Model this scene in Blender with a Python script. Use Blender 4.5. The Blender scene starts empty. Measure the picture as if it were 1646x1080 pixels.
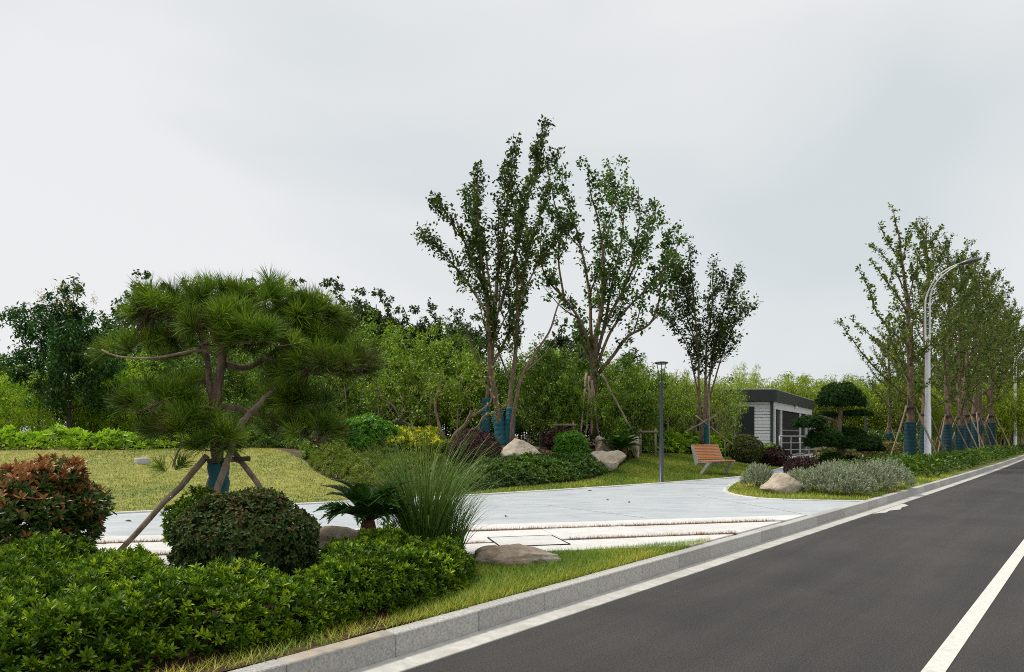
import bpy, bmesh, math, random
import numpy as np
from mathutils import Vector, Matrix
from mathutils.geometry import delaunay_2d_cdt

random.seed(7)
RNG = np.random.default_rng(11)
R = math.radians
PI = math.pi
scene = bpy.context.scene
COL = scene.collection

# ------------------------------------------------------------------ camera
CAM_H = 1.45
cd = bpy.data.cameras.new('camera')
cam = bpy.data.objects.new('camera', cd)
COL.objects.link(cam)
cam.location = (0, 0, CAM_H)
cam.rotation_euler = (R(90), 0, 0)
cd.sensor_width = 36
cd.lens = 24
cd.shift_y = 160 / 1646
cd.clip_start = 0.05
cd.clip_end = 3000
scene.camera = cam

# ------------------------------------------------------------------ sky
SUN_EL, SUN_AZ = R(60), R(285)          # azimuth clockwise from +Y
world = bpy.data.worlds.new('World')
scene.world = world
world.use_nodes = True
nt = world.node_tree
nt.nodes.clear()
def wn(t, **k):
    n = nt.nodes.new(t)
    for a, b in k.items():
        setattr(n, a, b)
    return n
out = wn('ShaderNodeOutputWorld')
sky = wn('ShaderNodeTexSky', sky_type='NISHITA', sun_disc=False)
sky.sun_elevation = SUN_EL
sky.sun_rotation = SUN_AZ
bg1 = wn('ShaderNodeBackground')
bg1.inputs['Strength'].default_value = 0.10
nt.links.new(sky.outputs[0], bg1.inputs['Color'])
tc = wn('ShaderNodeTexCoord')
mp = wn('ShaderNodeMapping')
mp.inputs['Scale'].default_value = (1.0, 1.0, 2.2)
mp.inputs['Location'].default_value = (0.83, 1.006, -3.476)
nt.links.new(tc.outputs['Generated'], mp.inputs['Vector'])
nz = wn('ShaderNodeTexNoise')
nz.inputs['Scale'].default_value = 1.35
nz.inputs['Detail'].default_value = 4.0
nz.inputs['Roughness'].default_value = 0.42
nz.inputs['Distortion'].default_value = 0.3
nt.links.new(mp.outputs[0], nz.inputs['Vector'])
cr = wn('ShaderNodeValToRGB')
e = cr.color_ramp.elements
e[0].position = 0.33; e[0].color = (0.695, 0.745, 0.765, 1)
e[1].position = 0.58; e[1].color = (0.875, 0.88, 0.885, 1)
nt.links.new(nz.outputs['Fac'], cr.inputs['Fac'])
bg2 = wn('ShaderNodeBackground')
bg2.inputs['Strength'].default_value = 1.0
nt.links.new(cr.outputs[0], bg2.inputs['Color'])
mixs = wn('ShaderNodeMixShader')
mixs.inputs['Fac'].default_value = 0.93
nt.links.new(bg1.outputs[0], mixs.inputs[1])
nt.links.new(bg2.outputs[0], mixs.inputs[2])
nt.links.new(mixs.outputs[0], out.inputs['Surface'])

sd = bpy.data.lights.new('sun', 'SUN')
sd.energy = 3.2
sd.angle = R(10)
sd.color = (1.0, 0.95, 0.86)
sun = bpy.data.objects.new('sun', sd)
COL.objects.link(sun)
sun.location = (-20, -20, 40)
sdir = Vector((math.sin(SUN_AZ) * math.cos(SUN_EL), math.cos(SUN_AZ) * math.cos(SUN_EL), math.sin(SUN_EL)))
sun.rotation_euler = sdir.to_track_quat('Z', 'Y').to_euler()

vs = scene.view_settings
scene.display_settings.display_device = 'sRGB'
vs.view_transform = 'Standard'
vs.look = 'None'
vs.exposure = 0.0
vs.gamma = 1.0
vs.use_curve_mapping = False
scene.cycles.max_bounces = 5
scene.cycles.diffuse_bounces = 3
scene.cycles.transparent_max_bounces = 4
scene.cycles.use_denoising = False
scene.cycles.filter_width = 1.0

# ------------------------------------------------------------------ small maths
def A(*v):
    return np.array(v, dtype=np.float64)
def nrm(v):
    return v / np.maximum(np.linalg.norm(v, axis=-1, keepdims=True), 1e-9)
def rnd(*s):
    return RNG.random(s)
def gauss(*s):
    return RNG.standard_normal(s)
def rdir(n):
    return nrm(gauss(n, 3))
_ph = RNG.random((8, 3)) * 6.28
_fr = RNG.standard_normal((8, 2))
def wob(x, y, f=1.0):
    """smooth pseudo noise about 0, range roughly -1..1"""
    r = 0
    for i in range(8):
        r = r + np.sin((x * _fr[i, 0] + y * _fr[i, 1]) * f * (0.7 + 0.35 * i) + _ph[i, 0]) / (1.6 + .5 * i)
    return r / 1.6

# ------------------------------------------------------------------ layout
F = 1097.0                      # focal length of the photograph in its own pixels
D = A(0.6555, 0.7552)           # along the road
N = A(-0.7552, 0.6555)          # from the road into the park
GZ = 0.152                      # park ground level, the road lies at 0
KL = 3.62                       # lateral distance of the kerb's park side
def bend(s):
    t = np.maximum(np.asarray(s, float) - 15.0, 0) / 42.0
    return np.where(t < 1.0, 0.5 * t * t, 0.5 + 0.5 * (t - 1.0))
def RP(s, l):
    """road coordinates (along, lateral) to world x, y"""
    s = np.asarray(s, float)
    l = np.asarray(l, float) + bend(s)
    return np.stack([s * D[0] + l * N[0], s * D[1] + l * N[1]], -1)
def lat(x, y):
    s = x * D[0] + y * D[1]
    return x * N[0] + y * N[1] - bend(s)
EDGE = A([-40, -9.0], [-15, 6.3], [-6.62, 11.3], [-1.1, 14.6], [3.97, 18.4], [7.5, 21.8], [10.2, 26.2], [11.9, 29.5], [13.6, 32.0], [20, 41], [28, 51.5], [70, 104])
def edge_t(x, y):
    """distance behind the plaza's rear edge, negative on the plaza"""
    x = np.asarray(x, float); y = np.asarray(y, float)
    best = np.full(x.shape, 1e9); sg = np.ones(x.shape)
    for a, b in zip(EDGE[:-1], EDGE[1:]):
        d = b - a
        u = np.clip(((x - a[0]) * d[0] + (y - a[1]) * d[1]) / (d @ d), 0, 1)
        px, py = x - a[0] - u * d[0], y - a[1] - u * d[1]
        q = np.hypot(px, py)
        m = q < best - 1e-9
        best = np.where(m, q, best)
        sg = np.where(m, np.sign(d[0] * py - d[1] * px), sg)
    return best * sg
def H(x, y):
    x = np.asarray(x, float); y = np.asarray(y, float)
    t = edge_t(x, y)
    q = np.clip((x - 3.0) / 4.5, 0, 1)
    u = np.clip(t / (8.0 - 2.6 * q * q * (3 - 2 * q)), 0, 1)
    z = 0.9 * u * u * (3 - 2 * u) + 0.018 * np.clip(t - 8, 0, 20)
    z = z + 0.16 * np.exp(-(((x + .2) / 4.5) ** 2 + ((y - 22) / 3.5) ** 2)) * (t > 0)
    z = z + 0.02 * wob(x, y, 1.0) * np.clip(t / 2, 0, 1)
    return GZ + z
def P(px, py, Y):
    """the place at depth Y seen at photograph pixel px, py"""
    return A((px - 823) / F * Y, Y, CAM_H + (700 - py) / F * Y)
def hit(px, py, z=None):
    """where the view ray through a pixel meets the ground"""
    if z is not None:
        Y = F * (CAM_H - z) / (py - 700)
        return A((px - 823) / F * Y, Y, z)
    Y = np.arange(3.0, 70.0, 0.02)
    X = (px - 823) / F * Y
    Z = CAM_H + (700 - py) / F * Y
    g = H(X, Y)
    k = np.argmax(Z < g)
    if not (Z < g).any():
        k = len(Y) - 1
    return A(X[k], Y[k], g[k])
def on(px, Y):
    X = (px - 823) / F * Y
    return A(X, Y, float(H(X, Y)))
def s_of(px, l):
    """distance along the road at which a lateral offset shows at column px"""
    s = np.arange(2, 160, 0.02)
    p = RP(s, l)
    c = 823 + F * p[:, 0] / p[:, 1]
    return float(s[np.argmin(np.abs(c - px))])

# ------------------------------------------------------------------ object helpers
def link(o, parent=None):
    COL.objects.link(o)
    if parent is not None:
        o.parent = parent
    return o
def tag(o, label=None, cat=None, group=None, kind=None):
    if label: o['label'] = label
    if cat: o['category'] = cat
    if group: o['group'] = group
    if kind: o['kind'] = kind
    return o
def empty(name, loc=(0, 0, 0), rz=0.0, label=None, cat=None, group=None, kind=None, scale=1.0):
    o = bpy.data.objects.new(name, None)
    o.empty_display_size = 0.1
    COL.objects.link(o)
    o.location = tuple(float(v) for v in loc)
    o.rotation_euler = (0, 0, rz)
    o.scale = (scale,) * 3
    return tag(o, label, cat, group, kind)
def mesh_np(name, V, T, mat, tint=None, smooth=False):
    V = np.asarray(V, dtype=np.float32); T = np.asarray(T, dtype=np.int32)
    me = bpy.data.meshes.new(name)
    nv, nf, k = len(V), len(T), T.shape[1]
    me.vertices.add(nv)
    me.vertices.foreach_set('co', V.ravel())
    me.loops.add(nf * k)
    me.loops.foreach_set('vertex_index', T.ravel())
    me.polygons.add(nf)
    me.polygons.foreach_set('loop_start', np.arange(0, nf * k, k, dtype=np.int32))
    if smooth:
        me.polygons.foreach_set('use_smooth', np.ones(nf, dtype=bool))
    me.update(calc_edges=True)
    if tint is not None:
        a = me.attributes.new('tint', 'FLOAT', 'FACE')
        a.data.foreach_set('value', np.asarray(tint, dtype=np.float32))
    if mat is not None:
        me.materials.append(mat)
    return me
class Acc:
    """collects triangles for one mesh"""
    def __init__(s):
        s.V, s.T, s.c, s.n = [], [], [], 0
    def add(s, V, T, tint=None):
        V = np.asarray(V, float); T = np.asarray(T, int)
        if T.shape[1] == 4:
            T = np.concatenate([T[:, [0, 1, 2]], T[:, [0, 2, 3]]])
            if tint is not None and np.ndim(tint): tint = np.concatenate([tint, tint])
        s.V.append(V); s.T.append(T + s.n); s.n += len(V)
        s.c.append(np.full(len(T), .5) if tint is None else np.broadcast_to(np.asarray(tint, float), (len(T),)))
        return s
    def mesh(s, name, mat, smooth=False, origin=None):
        V = np.concatenate(s.V)
        if origin is not None: V = V - np.asarray(origin)
        return mesh_np(name, V, np.concatenate(s.T), mat, np.concatenate(s.c), smooth)
    def build(s, name, mat, parent=None, smooth=False, origin=None, **tg):
        o = bpy.data.objects.new(name, s.mesh(name, mat, smooth, origin))
        link(o, parent)
        if origin is not None and parent is None: o.location = tuple(origin)
        return tag(o, **tg)
def child(name, me, parent, loc=(0, 0, 0), rot=(0, 0, 0), scale=(1, 1, 1), **tg):
    o = bpy.data.objects.new(name, me)
    link(o, parent)
    o.location = tuple(map(float, loc)); o.rotation_euler = rot; o.scale = scale
    return tag(o, **tg)

def tube(pts, rad, sides=6, cap=True):
    pts = np.asarray(pts, float); n = len(pts)
    rad = np.broadcast_to(np.asarray(rad, float), (n,))
    t = nrm(np.gradient(pts, axis=0))
    ref = A(0.31, 0.95, 0.05) if abs(t[:, 2]).mean() > .6 else A(0.05, 0.1, 1)
    u = nrm(np.cross(t, ref)); v = np.cross(t, u)
    a = np.linspace(0, 2 * PI, sides, endpoint=False)
    ring = (u[:, None] * np.cos(a)[None, :, None] + v[:, None] * np.sin(a)[None, :, None]) * rad[:, None, None]
    V = (pts[:, None] + ring).reshape(-1, 3)
    i = np.arange(n - 1)[:, None] * sides; j = np.arange(sides)[None]; k = (j + 1) % sides
    Q = np.stack([i + j, i + k, i + sides + k, i + sides + j], -1).reshape(-1, 4)
    T = np.concatenate([Q[:, [0, 1, 2]], Q[:, [0, 2, 3]]])
    if cap:
        V = np.concatenate([V, pts[:1], pts[-1:]])
        b = n * sides
        jj = np.arange(sides); kk = (jj + 1) % sides
        T = np.concatenate([T, np.stack([np.full(sides, b), kk, jj], -1),
                            np.stack([np.full(sides, b + 1), (n - 1) * sides + jj, (n - 1) * sides + kk], -1)])
    return V, T
def spline(pts, step=0.15):
    """smooth curve through the points"""
    p = np.asarray(pts, float)
    if len(p) < 3:
        m = max(2, int(np.linalg.norm(p[-1] - p[0]) / step) + 1)
        return p[0] + (p[-1] - p[0]) * np.linspace(0, 1, m)[:, None]
    q = np.concatenate([[2 * p[0] - p[1]], p, [2 * p[-1] - p[-2]]])
    o = []
    for i in range(1, len(q) - 2):
        a, b, c, d = q[i - 1:i + 3]
        m = max(2, int(np.linalg.norm(c - b) / step))
        t = np.linspace(0, 1, m, endpoint=False)[:, None]
        o.append(.5 * (2 * b + (c - a) * t + (2 * a - 5 * b + 4 * c - d) * t ** 2 + (3 * b - a - 3 * c + d) * t ** 3))
    return np.concatenate(o + [p[-1:]])
def boxVT(x0, x1, y0, y1, z0, z1):
    V = A([x0, y0, z0], [x1, y0, z0], [x1, y1, z0], [x0, y1, z0], [x0, y0, z1], [x1, y0, z1], [x1, y1, z1], [x0, y1, z1])
    T = np.array([[0, 3, 2, 1], [4, 5, 6, 7], [0, 1, 5, 4], [1, 2, 6, 5], [2, 3, 7, 6], [3, 0, 4, 7]])
    return V, T
def bar(a, b, w, h, up=(0, 0, 1)):
    """a squared bar from a to b"""
    a = np.asarray(a, float); b = np.asarray(b, float)
    d = nrm(b - a); s = nrm(np.cross(d, up)); n = np.cross(s, d)
    V = [p + s * i * w / 2 + n * j * h / 2 for p in (a, b) for i, j in ((-1, -1), (1, -1), (1, 1), (-1, 1))]
    return np.array(V), np.array([[0, 3, 2, 1], [4, 5, 6, 7], [0, 1, 5, 4], [1, 2, 6, 5], [2, 3, 7, 6], [3, 0, 4, 7]])
def bev_mesh(name, V, T, mat, bev):
    """a solid with softened edges"""
    bm = bmesh.new()
    vs_ = [bm.verts.new(tuple(v)) for v in V]
    for t in T: bm.faces.new([vs_[i] for i in t])
    bmesh.ops.recalc_face_normals(bm, faces=bm.faces[:])
    bmesh.ops.bevel(bm, geom=bm.edges[:], offset=bev, segments=1, affect='EDGES', profile=.5)
    me = bpy.data.meshes.new(name)
    bm.to_mesh(me); bm.free()
    me.materials.append(mat)
    return me
def prism(poly, z0, z1):
    n = len(poly); V = [(x, y, z0) for x, y in poly] + [(x, y, z1) for x, y in poly]
    T = [list(range(n))[::-1], list(range(n, 2 * n))] + [[i, (i + 1) % n, n + (i + 1) % n, n + i] for i in range(n)]
    return V, T
def lathe(prof, sides=24):
    prof = np.asarray(prof, float); n = len(prof)
    a = np.linspace(0, 2 * PI, sides, endpoint=False)
    V = np.stack([prof[:, None, 0] * np.cos(a), prof[:, None, 0] * np.sin(a), np.broadcast_to(prof[:, None, 1], (n, sides))], -1).reshape(-1, 3)
    i = np.arange(n - 1)[:, None] * sides; j = np.arange(sides)[None]; k = (j + 1) % sides
    return V, np.stack([i + j, i + k, i + sides + k, i + sides + j], -1).reshape(-1, 4)
def inside(poly, x, y):
    poly = np.asarray(poly); c = np.zeros(np.shape(x), bool)
    for (x0, y0), (x1, y1) in zip(poly, np.roll(poly, -1, 0)):
        m = ((y0 > y) != (y1 > y)) & (x < (x1 - x0) * (y - y0) / (y1 - y0 + 1e-12) + x0)
        c ^= m
    return c
def poly_dist(poly, x, y):
    poly = np.asarray(poly); best = np.full(np.shape(x), 1e9)
    for a, b in zip(poly, np.roll(poly, -1, 0)):
        d = b - a
        u = np.clip(((x - a[0]) * d[0] + (y - a[1]) * d[1]) / (d @ d + 1e-12), 0, 1)
        best = np.minimum(best, np.hypot(x - a[0] - u * d[0], y - a[1] - u * d[1]))
    return best
def sample_poly(poly, n):
    poly = np.asarray(poly); lo, hi = poly.min(0), poly.max(0)
    o = []; c = 0
    while c < n:
        p = lo + rnd(n * 2, 2) * (hi - lo)
        p = p[inside(poly, p[:, 0], p[:, 1])]
        o.append(p); c += len(p)
    return np.concatenate(o)[:n]
def sheet(name, poly, step, off, mat, parent=None, kind='structure', hf=H, wave=0.0):
    """a ground sheet that follows the terrain inside an outline"""
    poly = np.asarray(poly, float)
    bd = []
    for a, b in zip(poly, np.roll(poly, -1, 0)):
        m = max(1, int(np.linalg.norm(b - a) / step))
        bd += [a + (b - a) * k / m for k in range(m)]
    bd = np.array(bd); nb = len(bd)
    lo, hi = poly.min(0), poly.max(0)
    gx, gy = np.meshgrid(np.arange(lo[0], hi[0], step), np.arange(lo[1], hi[1], step))
    g = np.stack([gx.ravel(), gy.ravel()], -1)
    m = inside(poly, g[:, 0], g[:, 1]) & (poly_dist(poly, g[:, 0], g[:, 1]) > step * .4)
    pts = np.concatenate([bd, g[m]])
    v, _, f, *_ = delaunay_2d_cdt([Vector(p) for p in pts], [(i, (i + 1) % nb) for i in range(nb)], [], 1, 1e-5)
    v = np.array([tuple(q) for q in v])
    z = hf(v[:, 0], v[:, 1]) + off
    if wave: z = z + wave * wob(v[:, 0], v[:, 1], 3.0)
    me = bpy.data.meshes.new(name)
    me.from_pydata(np.column_stack([v, z]).tolist(), [], [tuple(q) for q in f])
    for p in me.polygons: p.use_smooth = True
    me.materials.append(mat)
    o = bpy.data.objects.new(name, me)
    link(o, parent)
    if kind: o['kind'] = kind
    return o

# ------------------------------------------------------------------ materials
def mat(name, col, rough=.6, col2=None, scale=4.0, detail=6.0, bump=0.0, bscale=None, metal=0.0, spec=.5, stretch=None, col3=None, spots=None, vary=0.0):
    """noise between two or three own colours of the thing, with fine relief"""
    m = bpy.data.materials.new(name); m.use_nodes = True
    t = m.node_tree; b = t.nodes['Principled BSDF']
    b.inputs['Roughness'].default_value = rough
    b.inputs['Metallic'].default_value = metal
    b.inputs['Specular IOR Level'].default_value = spec
    b.inputs['Base Color'].default_value = (*col, 1)
    tc = t.nodes.new('ShaderNodeTexCoord'); vec = tc.outputs['Object']
    if stretch:
        mp = t.nodes.new('ShaderNodeMapping'); mp.inputs['Scale'].default_value = stretch
        t.links.new(vec, mp.inputs[0]); vec = mp.outputs[0]
    if col2:
        nz = t.nodes.new('ShaderNodeTexNoise')
        nz.inputs['Scale'].default_value = scale; nz.inputs['Detail'].default_value = detail; nz.inputs['Roughness'].default_value = .65
        t.links.new(vec, nz.inputs['Vector'])
        cr = t.nodes.new('ShaderNodeValToRGB'); e = cr.color_ramp.elements
        e[0].position = .34; e[0].color = (*col, 1); e[1].position = .66; e[1].color = (*col2, 1)
        if col3:
            k = cr.color_ramp.elements.new(.5); k.color = (*col3, 1)
        t.links.new(nz.outputs['Fac'], cr.inputs['Fac'])
        c = cr.outputs[0]
        if spots:
            n2 = t.nodes.new('ShaderNodeTexNoise'); n2.inputs['Scale'].default_value = spots[0]; n2.inputs['Detail'].default_value = 3
            t.links.new(vec, n2.inputs['Vector'])
            r2 = t.nodes.new('ShaderNodeValToRGB'); q = r2.color_ramp.elements
            q[0].position = spots[1]; q[0].color = (0, 0, 0, 1); q[1].position = spots[1] + .12; q[1].color = (1, 1, 1, 1)
            t.links.new(n2.outputs['Fac'], r2.inputs['Fac'])
            mx = t.nodes.new('ShaderNodeMixRGB'); mx.inputs['Color2'].default_value = (*spots[2], 1)
            t.links.new(r2.outputs[0], mx.inputs['Fac']); t.links.new(c, mx.inputs['Color1']); c = mx.outputs[0]
        if vary:
            oi = t.nodes.new('ShaderNodeObjectInfo'); mr = t.nodes.new('ShaderNodeMapRange')
            mr.inputs['To Min'].default_value = 1 - vary; mr.inputs['To Max'].default_value = 1 + vary
            t.links.new(oi.outputs['Random'], mr.inputs['Value'])
            vm = t.nodes.new('ShaderNodeVectorMath'); vm.operation = 'SCALE'
            t.links.new(c, vm.inputs[0]); t.links.new(mr.outputs[0], vm.inputs['Scale']); c = vm.outputs[0]
        t.links.new(c, b.inputs['Base Color'])
    if bump:
        n3 = t.nodes.new('ShaderNodeTexNoise'); n3.inputs['Scale'].default_value = bscale or scale * 4
        n3.inputs['Detail'].default_value = 8; n3.inputs['Roughness'].default_value = .7
        t.links.new(vec, n3.inputs['Vector'])
        bp = t.nodes.new('ShaderNodeBump'); bp.inputs['Strength'].default_value = min(1, bump); bp.inputs['Distance'].default_value = .02
        t.links.new(n3.outputs['Fac'], bp.inputs['Height']); t.links.new(bp.outputs[0], b.inputs['Normal'])
    return m
def leafmat(name, cols, rough=.42, trans=.22, spec=.4, k=(1.75, 1.62, 1.15)):
    """leaf colours spread over the tint of each leaf, thin enough to let some light through"""
    cols = [tuple(min(.85, a * b_) for a, b_ in zip(c, k)) for c in cols]
    m = bpy.data.materials.new(name); m.use_nodes = True
    t = m.node_tree; b = t.nodes['Principled BSDF']; o = t.nodes['Material Output']
    b.inputs['Roughness'].default_value = rough; b.inputs['Specular IOR Level'].default_value = spec
    at = t.nodes.new('ShaderNodeAttribute'); at.attribute_name = 'tint'
    oi = t.nodes.new('ShaderNodeObjectInfo')
    ad = t.nodes.new('ShaderNodeMath'); ad.operation = 'MULTIPLY_ADD'
    ad.inputs[1].default_value = .16; ad.inputs[2].default_value = -.08
    t.links.new(oi.outputs['Random'], ad.inputs[0])
    sm = t.nodes.new('ShaderNodeMath'); sm.use_clamp = True
    t.links.new(at.outputs['Fac'], sm.inputs[0]); t.links.new(ad.outputs[0], sm.inputs[1])
    cr = t.nodes.new('ShaderNodeValToRGB'); e = cr.color_ramp.elements
    e[0].color = (*cols[0], 1); e[1].color = (*cols[-1], 1)
    for i, c in enumerate(cols[1:-1]):
        k = cr.color_ramp.elements.new((i + 1) / (len(cols) - 1)); k.color = (*c, 1)
    t.links.new(sm.outputs[0], cr.inputs['Fac']); t.links.new(cr.outputs[0], b.inputs['Base Color'])
    tr = t.nodes.new('ShaderNodeBsdfTranslucent'); t.links.new(cr.outputs[0], tr.inputs['Color'])
    mx = t.nodes.new('ShaderNodeMixShader'); mx.inputs[0].default_value = trans
    t.links.new(b.outputs[0], mx.inputs[1]); t.links.new(tr.outputs[0], mx.inputs[2]); t.links.new(mx.outputs[0], o.inputs['Surface'])
    return m

# ------------------------------------------------------------------ foliage geometry
def leaves(base, d, up, L, W, tint, hi=False, fold=.18, droop=.0):
    n = len(base)
    L = np.broadcast_to(np.asarray(L, float), (n,))[:, None]; W = np.broadcast_to(np.asarray(W, float), (n,))[:, None]
    s = nrm(np.cross(d, up)); q = np.cross(s, d)
    tip = base + d * L - q * droop * L
    if not hi:
        m = base + d * L * .45
        V = np.stack([base, m + s * W / 2 + q * fold * W, tip, m - s * W / 2 + q * fold * W], 1).reshape(-1, 3)
        T = (np.arange(n)[:, None, None] * 4 + np.array([[0, 1, 2], [0, 2, 3]])[None]).reshape(-1, 3)
        return V, T, np.repeat(np.broadcast_to(tint, (n,)), 2)
    a = base + d * L * .32 - q * droop * L * .1; b = base + d * L * .68 - q * droop * L * .5
    f = q * fold * W
    V = np.stack([base, a + s * W * .42 + f, b + s * W * .44 + f, tip, b - s * W * .44 + f, a - s * W * .42 + f], 1).reshape(-1, 3)
    T = (np.arange(n)[:, None, None] * 6 + np.array([[0, 1, 2], [0, 2, 3], [0, 3, 4], [0, 4, 5]])[None]).reshape(-1, 3)
    return V, T, np.repeat(np.broadcast_to(tint, (n,)), 4)
def perp(a):
    r = rdir(len(a))
    return nrm(np.cross(a, r))
def rosette_frames(c, ax, k, th0=35, th1=80):
    """k leaf directions round each shoot tip"""
    n = len(c)
    u = perp(ax); v = np.cross(ax, u)
    az = (np.arange(k)[None] * 2.39996 + rnd(n, 1) * 6.28 + gauss(n, k) * .25)
    th = R(th0) + (R(th1) - R(th0)) * np.linspace(0, 1, k)[None] + gauss(n, k) * .15
    d = ax[:, None] * np.cos(th)[..., None] + (u[:, None] * np.cos(az)[..., None] + v[:, None] * np.sin(az)[..., None]) * np.sin(th)[..., None]
    return np.repeat(c, k, 0), d.reshape(-1, 3), np.repeat(ax, k, 0)
def rosettes(acc, c, ax, k, L, W, tint, hi=False, th0=35, th1=80, fold=.2, droop=.1):
    b, d, up = rosette_frames(c, ax, k, th0, th1)
    n = len(b)
    tt = np.clip(np.repeat(np.broadcast_to(tint, (len(c),)), k) + gauss(n) * .12, 0, 1)
    s = .75 + .5 * rnd(n)
    acc.add(*leaves(b, d, up, L * s, W * s, tt, hi, fold, droop))

# ------------------------------------------------------------------ surface materials
M = {}
M['asphalt'] = None
M['line'] = mat('road_paint', (.70, .70, .63), .6, (.56, .56, .51), 22, 12, .2, 200, spots=(6, .62, (.46, .45, .42)))
M['kerb'] = mat('kerb_granite', (.28, .27, .255), .75, (.54, .52, .49), 55, 12, .3, 150, col3=(.41, .395, .37), spots=(2.0, .54, (.40, .37, .33)), vary=.14)
M['kerb_rust'] = mat('kerb_granite_stained', (.26, .245, .22), .7, (.42, .38, .33), 6, 10, .25, 150, col3=(.38, .33, .255))
M['gutter'] = mat('gutter_stone', (.40, .385, .35), .7, (.56, .54, .50), 10, 12, .2, 150, spots=(2.2, .56, (.38, .35, .30)), vary=.08)
M['mortar'] = mat('mortar', (.20, .19, .17), .9, (.12, .115, .10), 20)
M['plaza'] = mat('plaza_concrete', (.345, .375, .405), .6, (.47, .495, .515), 1.3, 12, .15, 120, col3=(.415, .445, .47), stretch=(1, 2.2, 1), spots=(.7, .57, (.48, .50, .51)))
M['slab'] = mat('paving_stone', (.56, .55, .53), .65, (.68, .67, .65), 4, 12, .12, 90, spots=(1.4, .60, (.52, .49, .445)), vary=.07)
M['soil'] = mat('soil', (.045, .027, .015), .95, (.13, .075, .036), 14, 10, .9, 40, col3=(.08, .046, .024))
M['lawn_y'] = mat('dry_lawn', (.15, .18, .022), .9, (.36, .33, .075), 4, 12, .8, 60, col3=(.25, .255, .045), spots=(.6, .58, (.15, .20, .028)))
M['lawn_g'] = mat('green_lawn', (.075, .105, .015), .9, (.21, .22, .035), 4, 12, .8, 60, col3=(.13, .155, .022))
M['ground'] = mat('far_ground', (.06, .07, .025), .95, (.10, .10, .04), 1.0)
M['wrap'] = mat('trunk_wrap_cloth', (.005, .078, .105), .8, (.012, .125, .155), 9, 8, .5, 60)
M['bark'] = mat('bark', (.10, .066, .042), .9, (.27, .19, .13), 16, 10, .9, 40, stretch=(1, 1, .35), col3=(.17, .115, .078))
M['bark_dark'] = mat('dark_bark', (.035, .028, .02), .9, (.10, .078, .055), 14, 10, .8, 40, stretch=(1, 1, .4))
M['bark_pale'] = mat('pale_bark', (.27, .19, .13), .85, (.44, .34, .25), 12, 10, .5, 40, stretch=(1, 1, .3))
M['pole_wood'] = mat('support_pole_wood', (.16, .11, .075), .85, (.33, .26, .20), 14, 10, .6, 50, stretch=(1, 1, .3))
M['rock'] = mat('rock', (.30, .24, .175), .88, (.56, .48, .38), 4, 14, 1.0, 22, col3=(.45, .375, .29), spots=(3.5, .56, (.33, .30, .26)))
M['rock_d'] = mat('brown_rock', (.17, .125, .09), .88, (.40, .33, .26), 5, 14, 1.0, 22, col3=(.29, .23, .17), spots=(4, .58, (.42, .37, .31)))
M['slate'] = mat('dark_grey_metal', (.032, .042, .056), .45, (.042, .054, .07), 8, spec=.5)
M['white'] = mat('white_painted_metal', (.80, .80, .83), .35, (.83, .83, .86), 6)
M['lamp_grey'] = mat('lamp_head_metal', (.12, .12, .125), .4, (.17, .17, .175), 8, metal=.3)
M['glass'] = mat('lamp_glass', (.75, .75, .72), .2)
M['steel'] = mat('stainless_steel', (.33, .325, .31), .4, metal=.6)
M['wrap_dark'] = mat('dark_wrap_cloth', (.003, .034, .048), .85, (.006, .056, .072), 9, 8, .5, 60)
M['slat'] = mat('bench_wood', (.50, .20, .085), .6, (.66, .30, .145), 20, 8, .3, 60, stretch=(.25, 2, 2), col3=(.58, .25, .11))
M['slat_red'] = mat('red_bench_wood', (.30, .05, .02), .6, (.44, .09, .035), 18, stretch=(.3, 2, 2))
M['bench_side'] = mat('bench_side_metal', (.34, .33, .30), .6, (.45, .44, .40), 6, 8, .2)
M['siding'] = mat('white_siding', (.70, .72, .74), .6, (.78, .79, .80), 3)
M['fascia'] = mat('dark_fascia', (.018, .028, .027), .5, (.026, .038, .036), 4)
M['dark'] = mat('dark_shutter', (.014, .014, .016), .7, (.024, .023, .025), 6, spec=.15)
M['pane'] = mat('dark_glass', (.010, .016, .018), .25, spec=.25)
M['cover'] = mat('well_cover_concrete', (.36, .34, .36), .8, (.5, .48, .49), 18, 8, .4)

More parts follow.
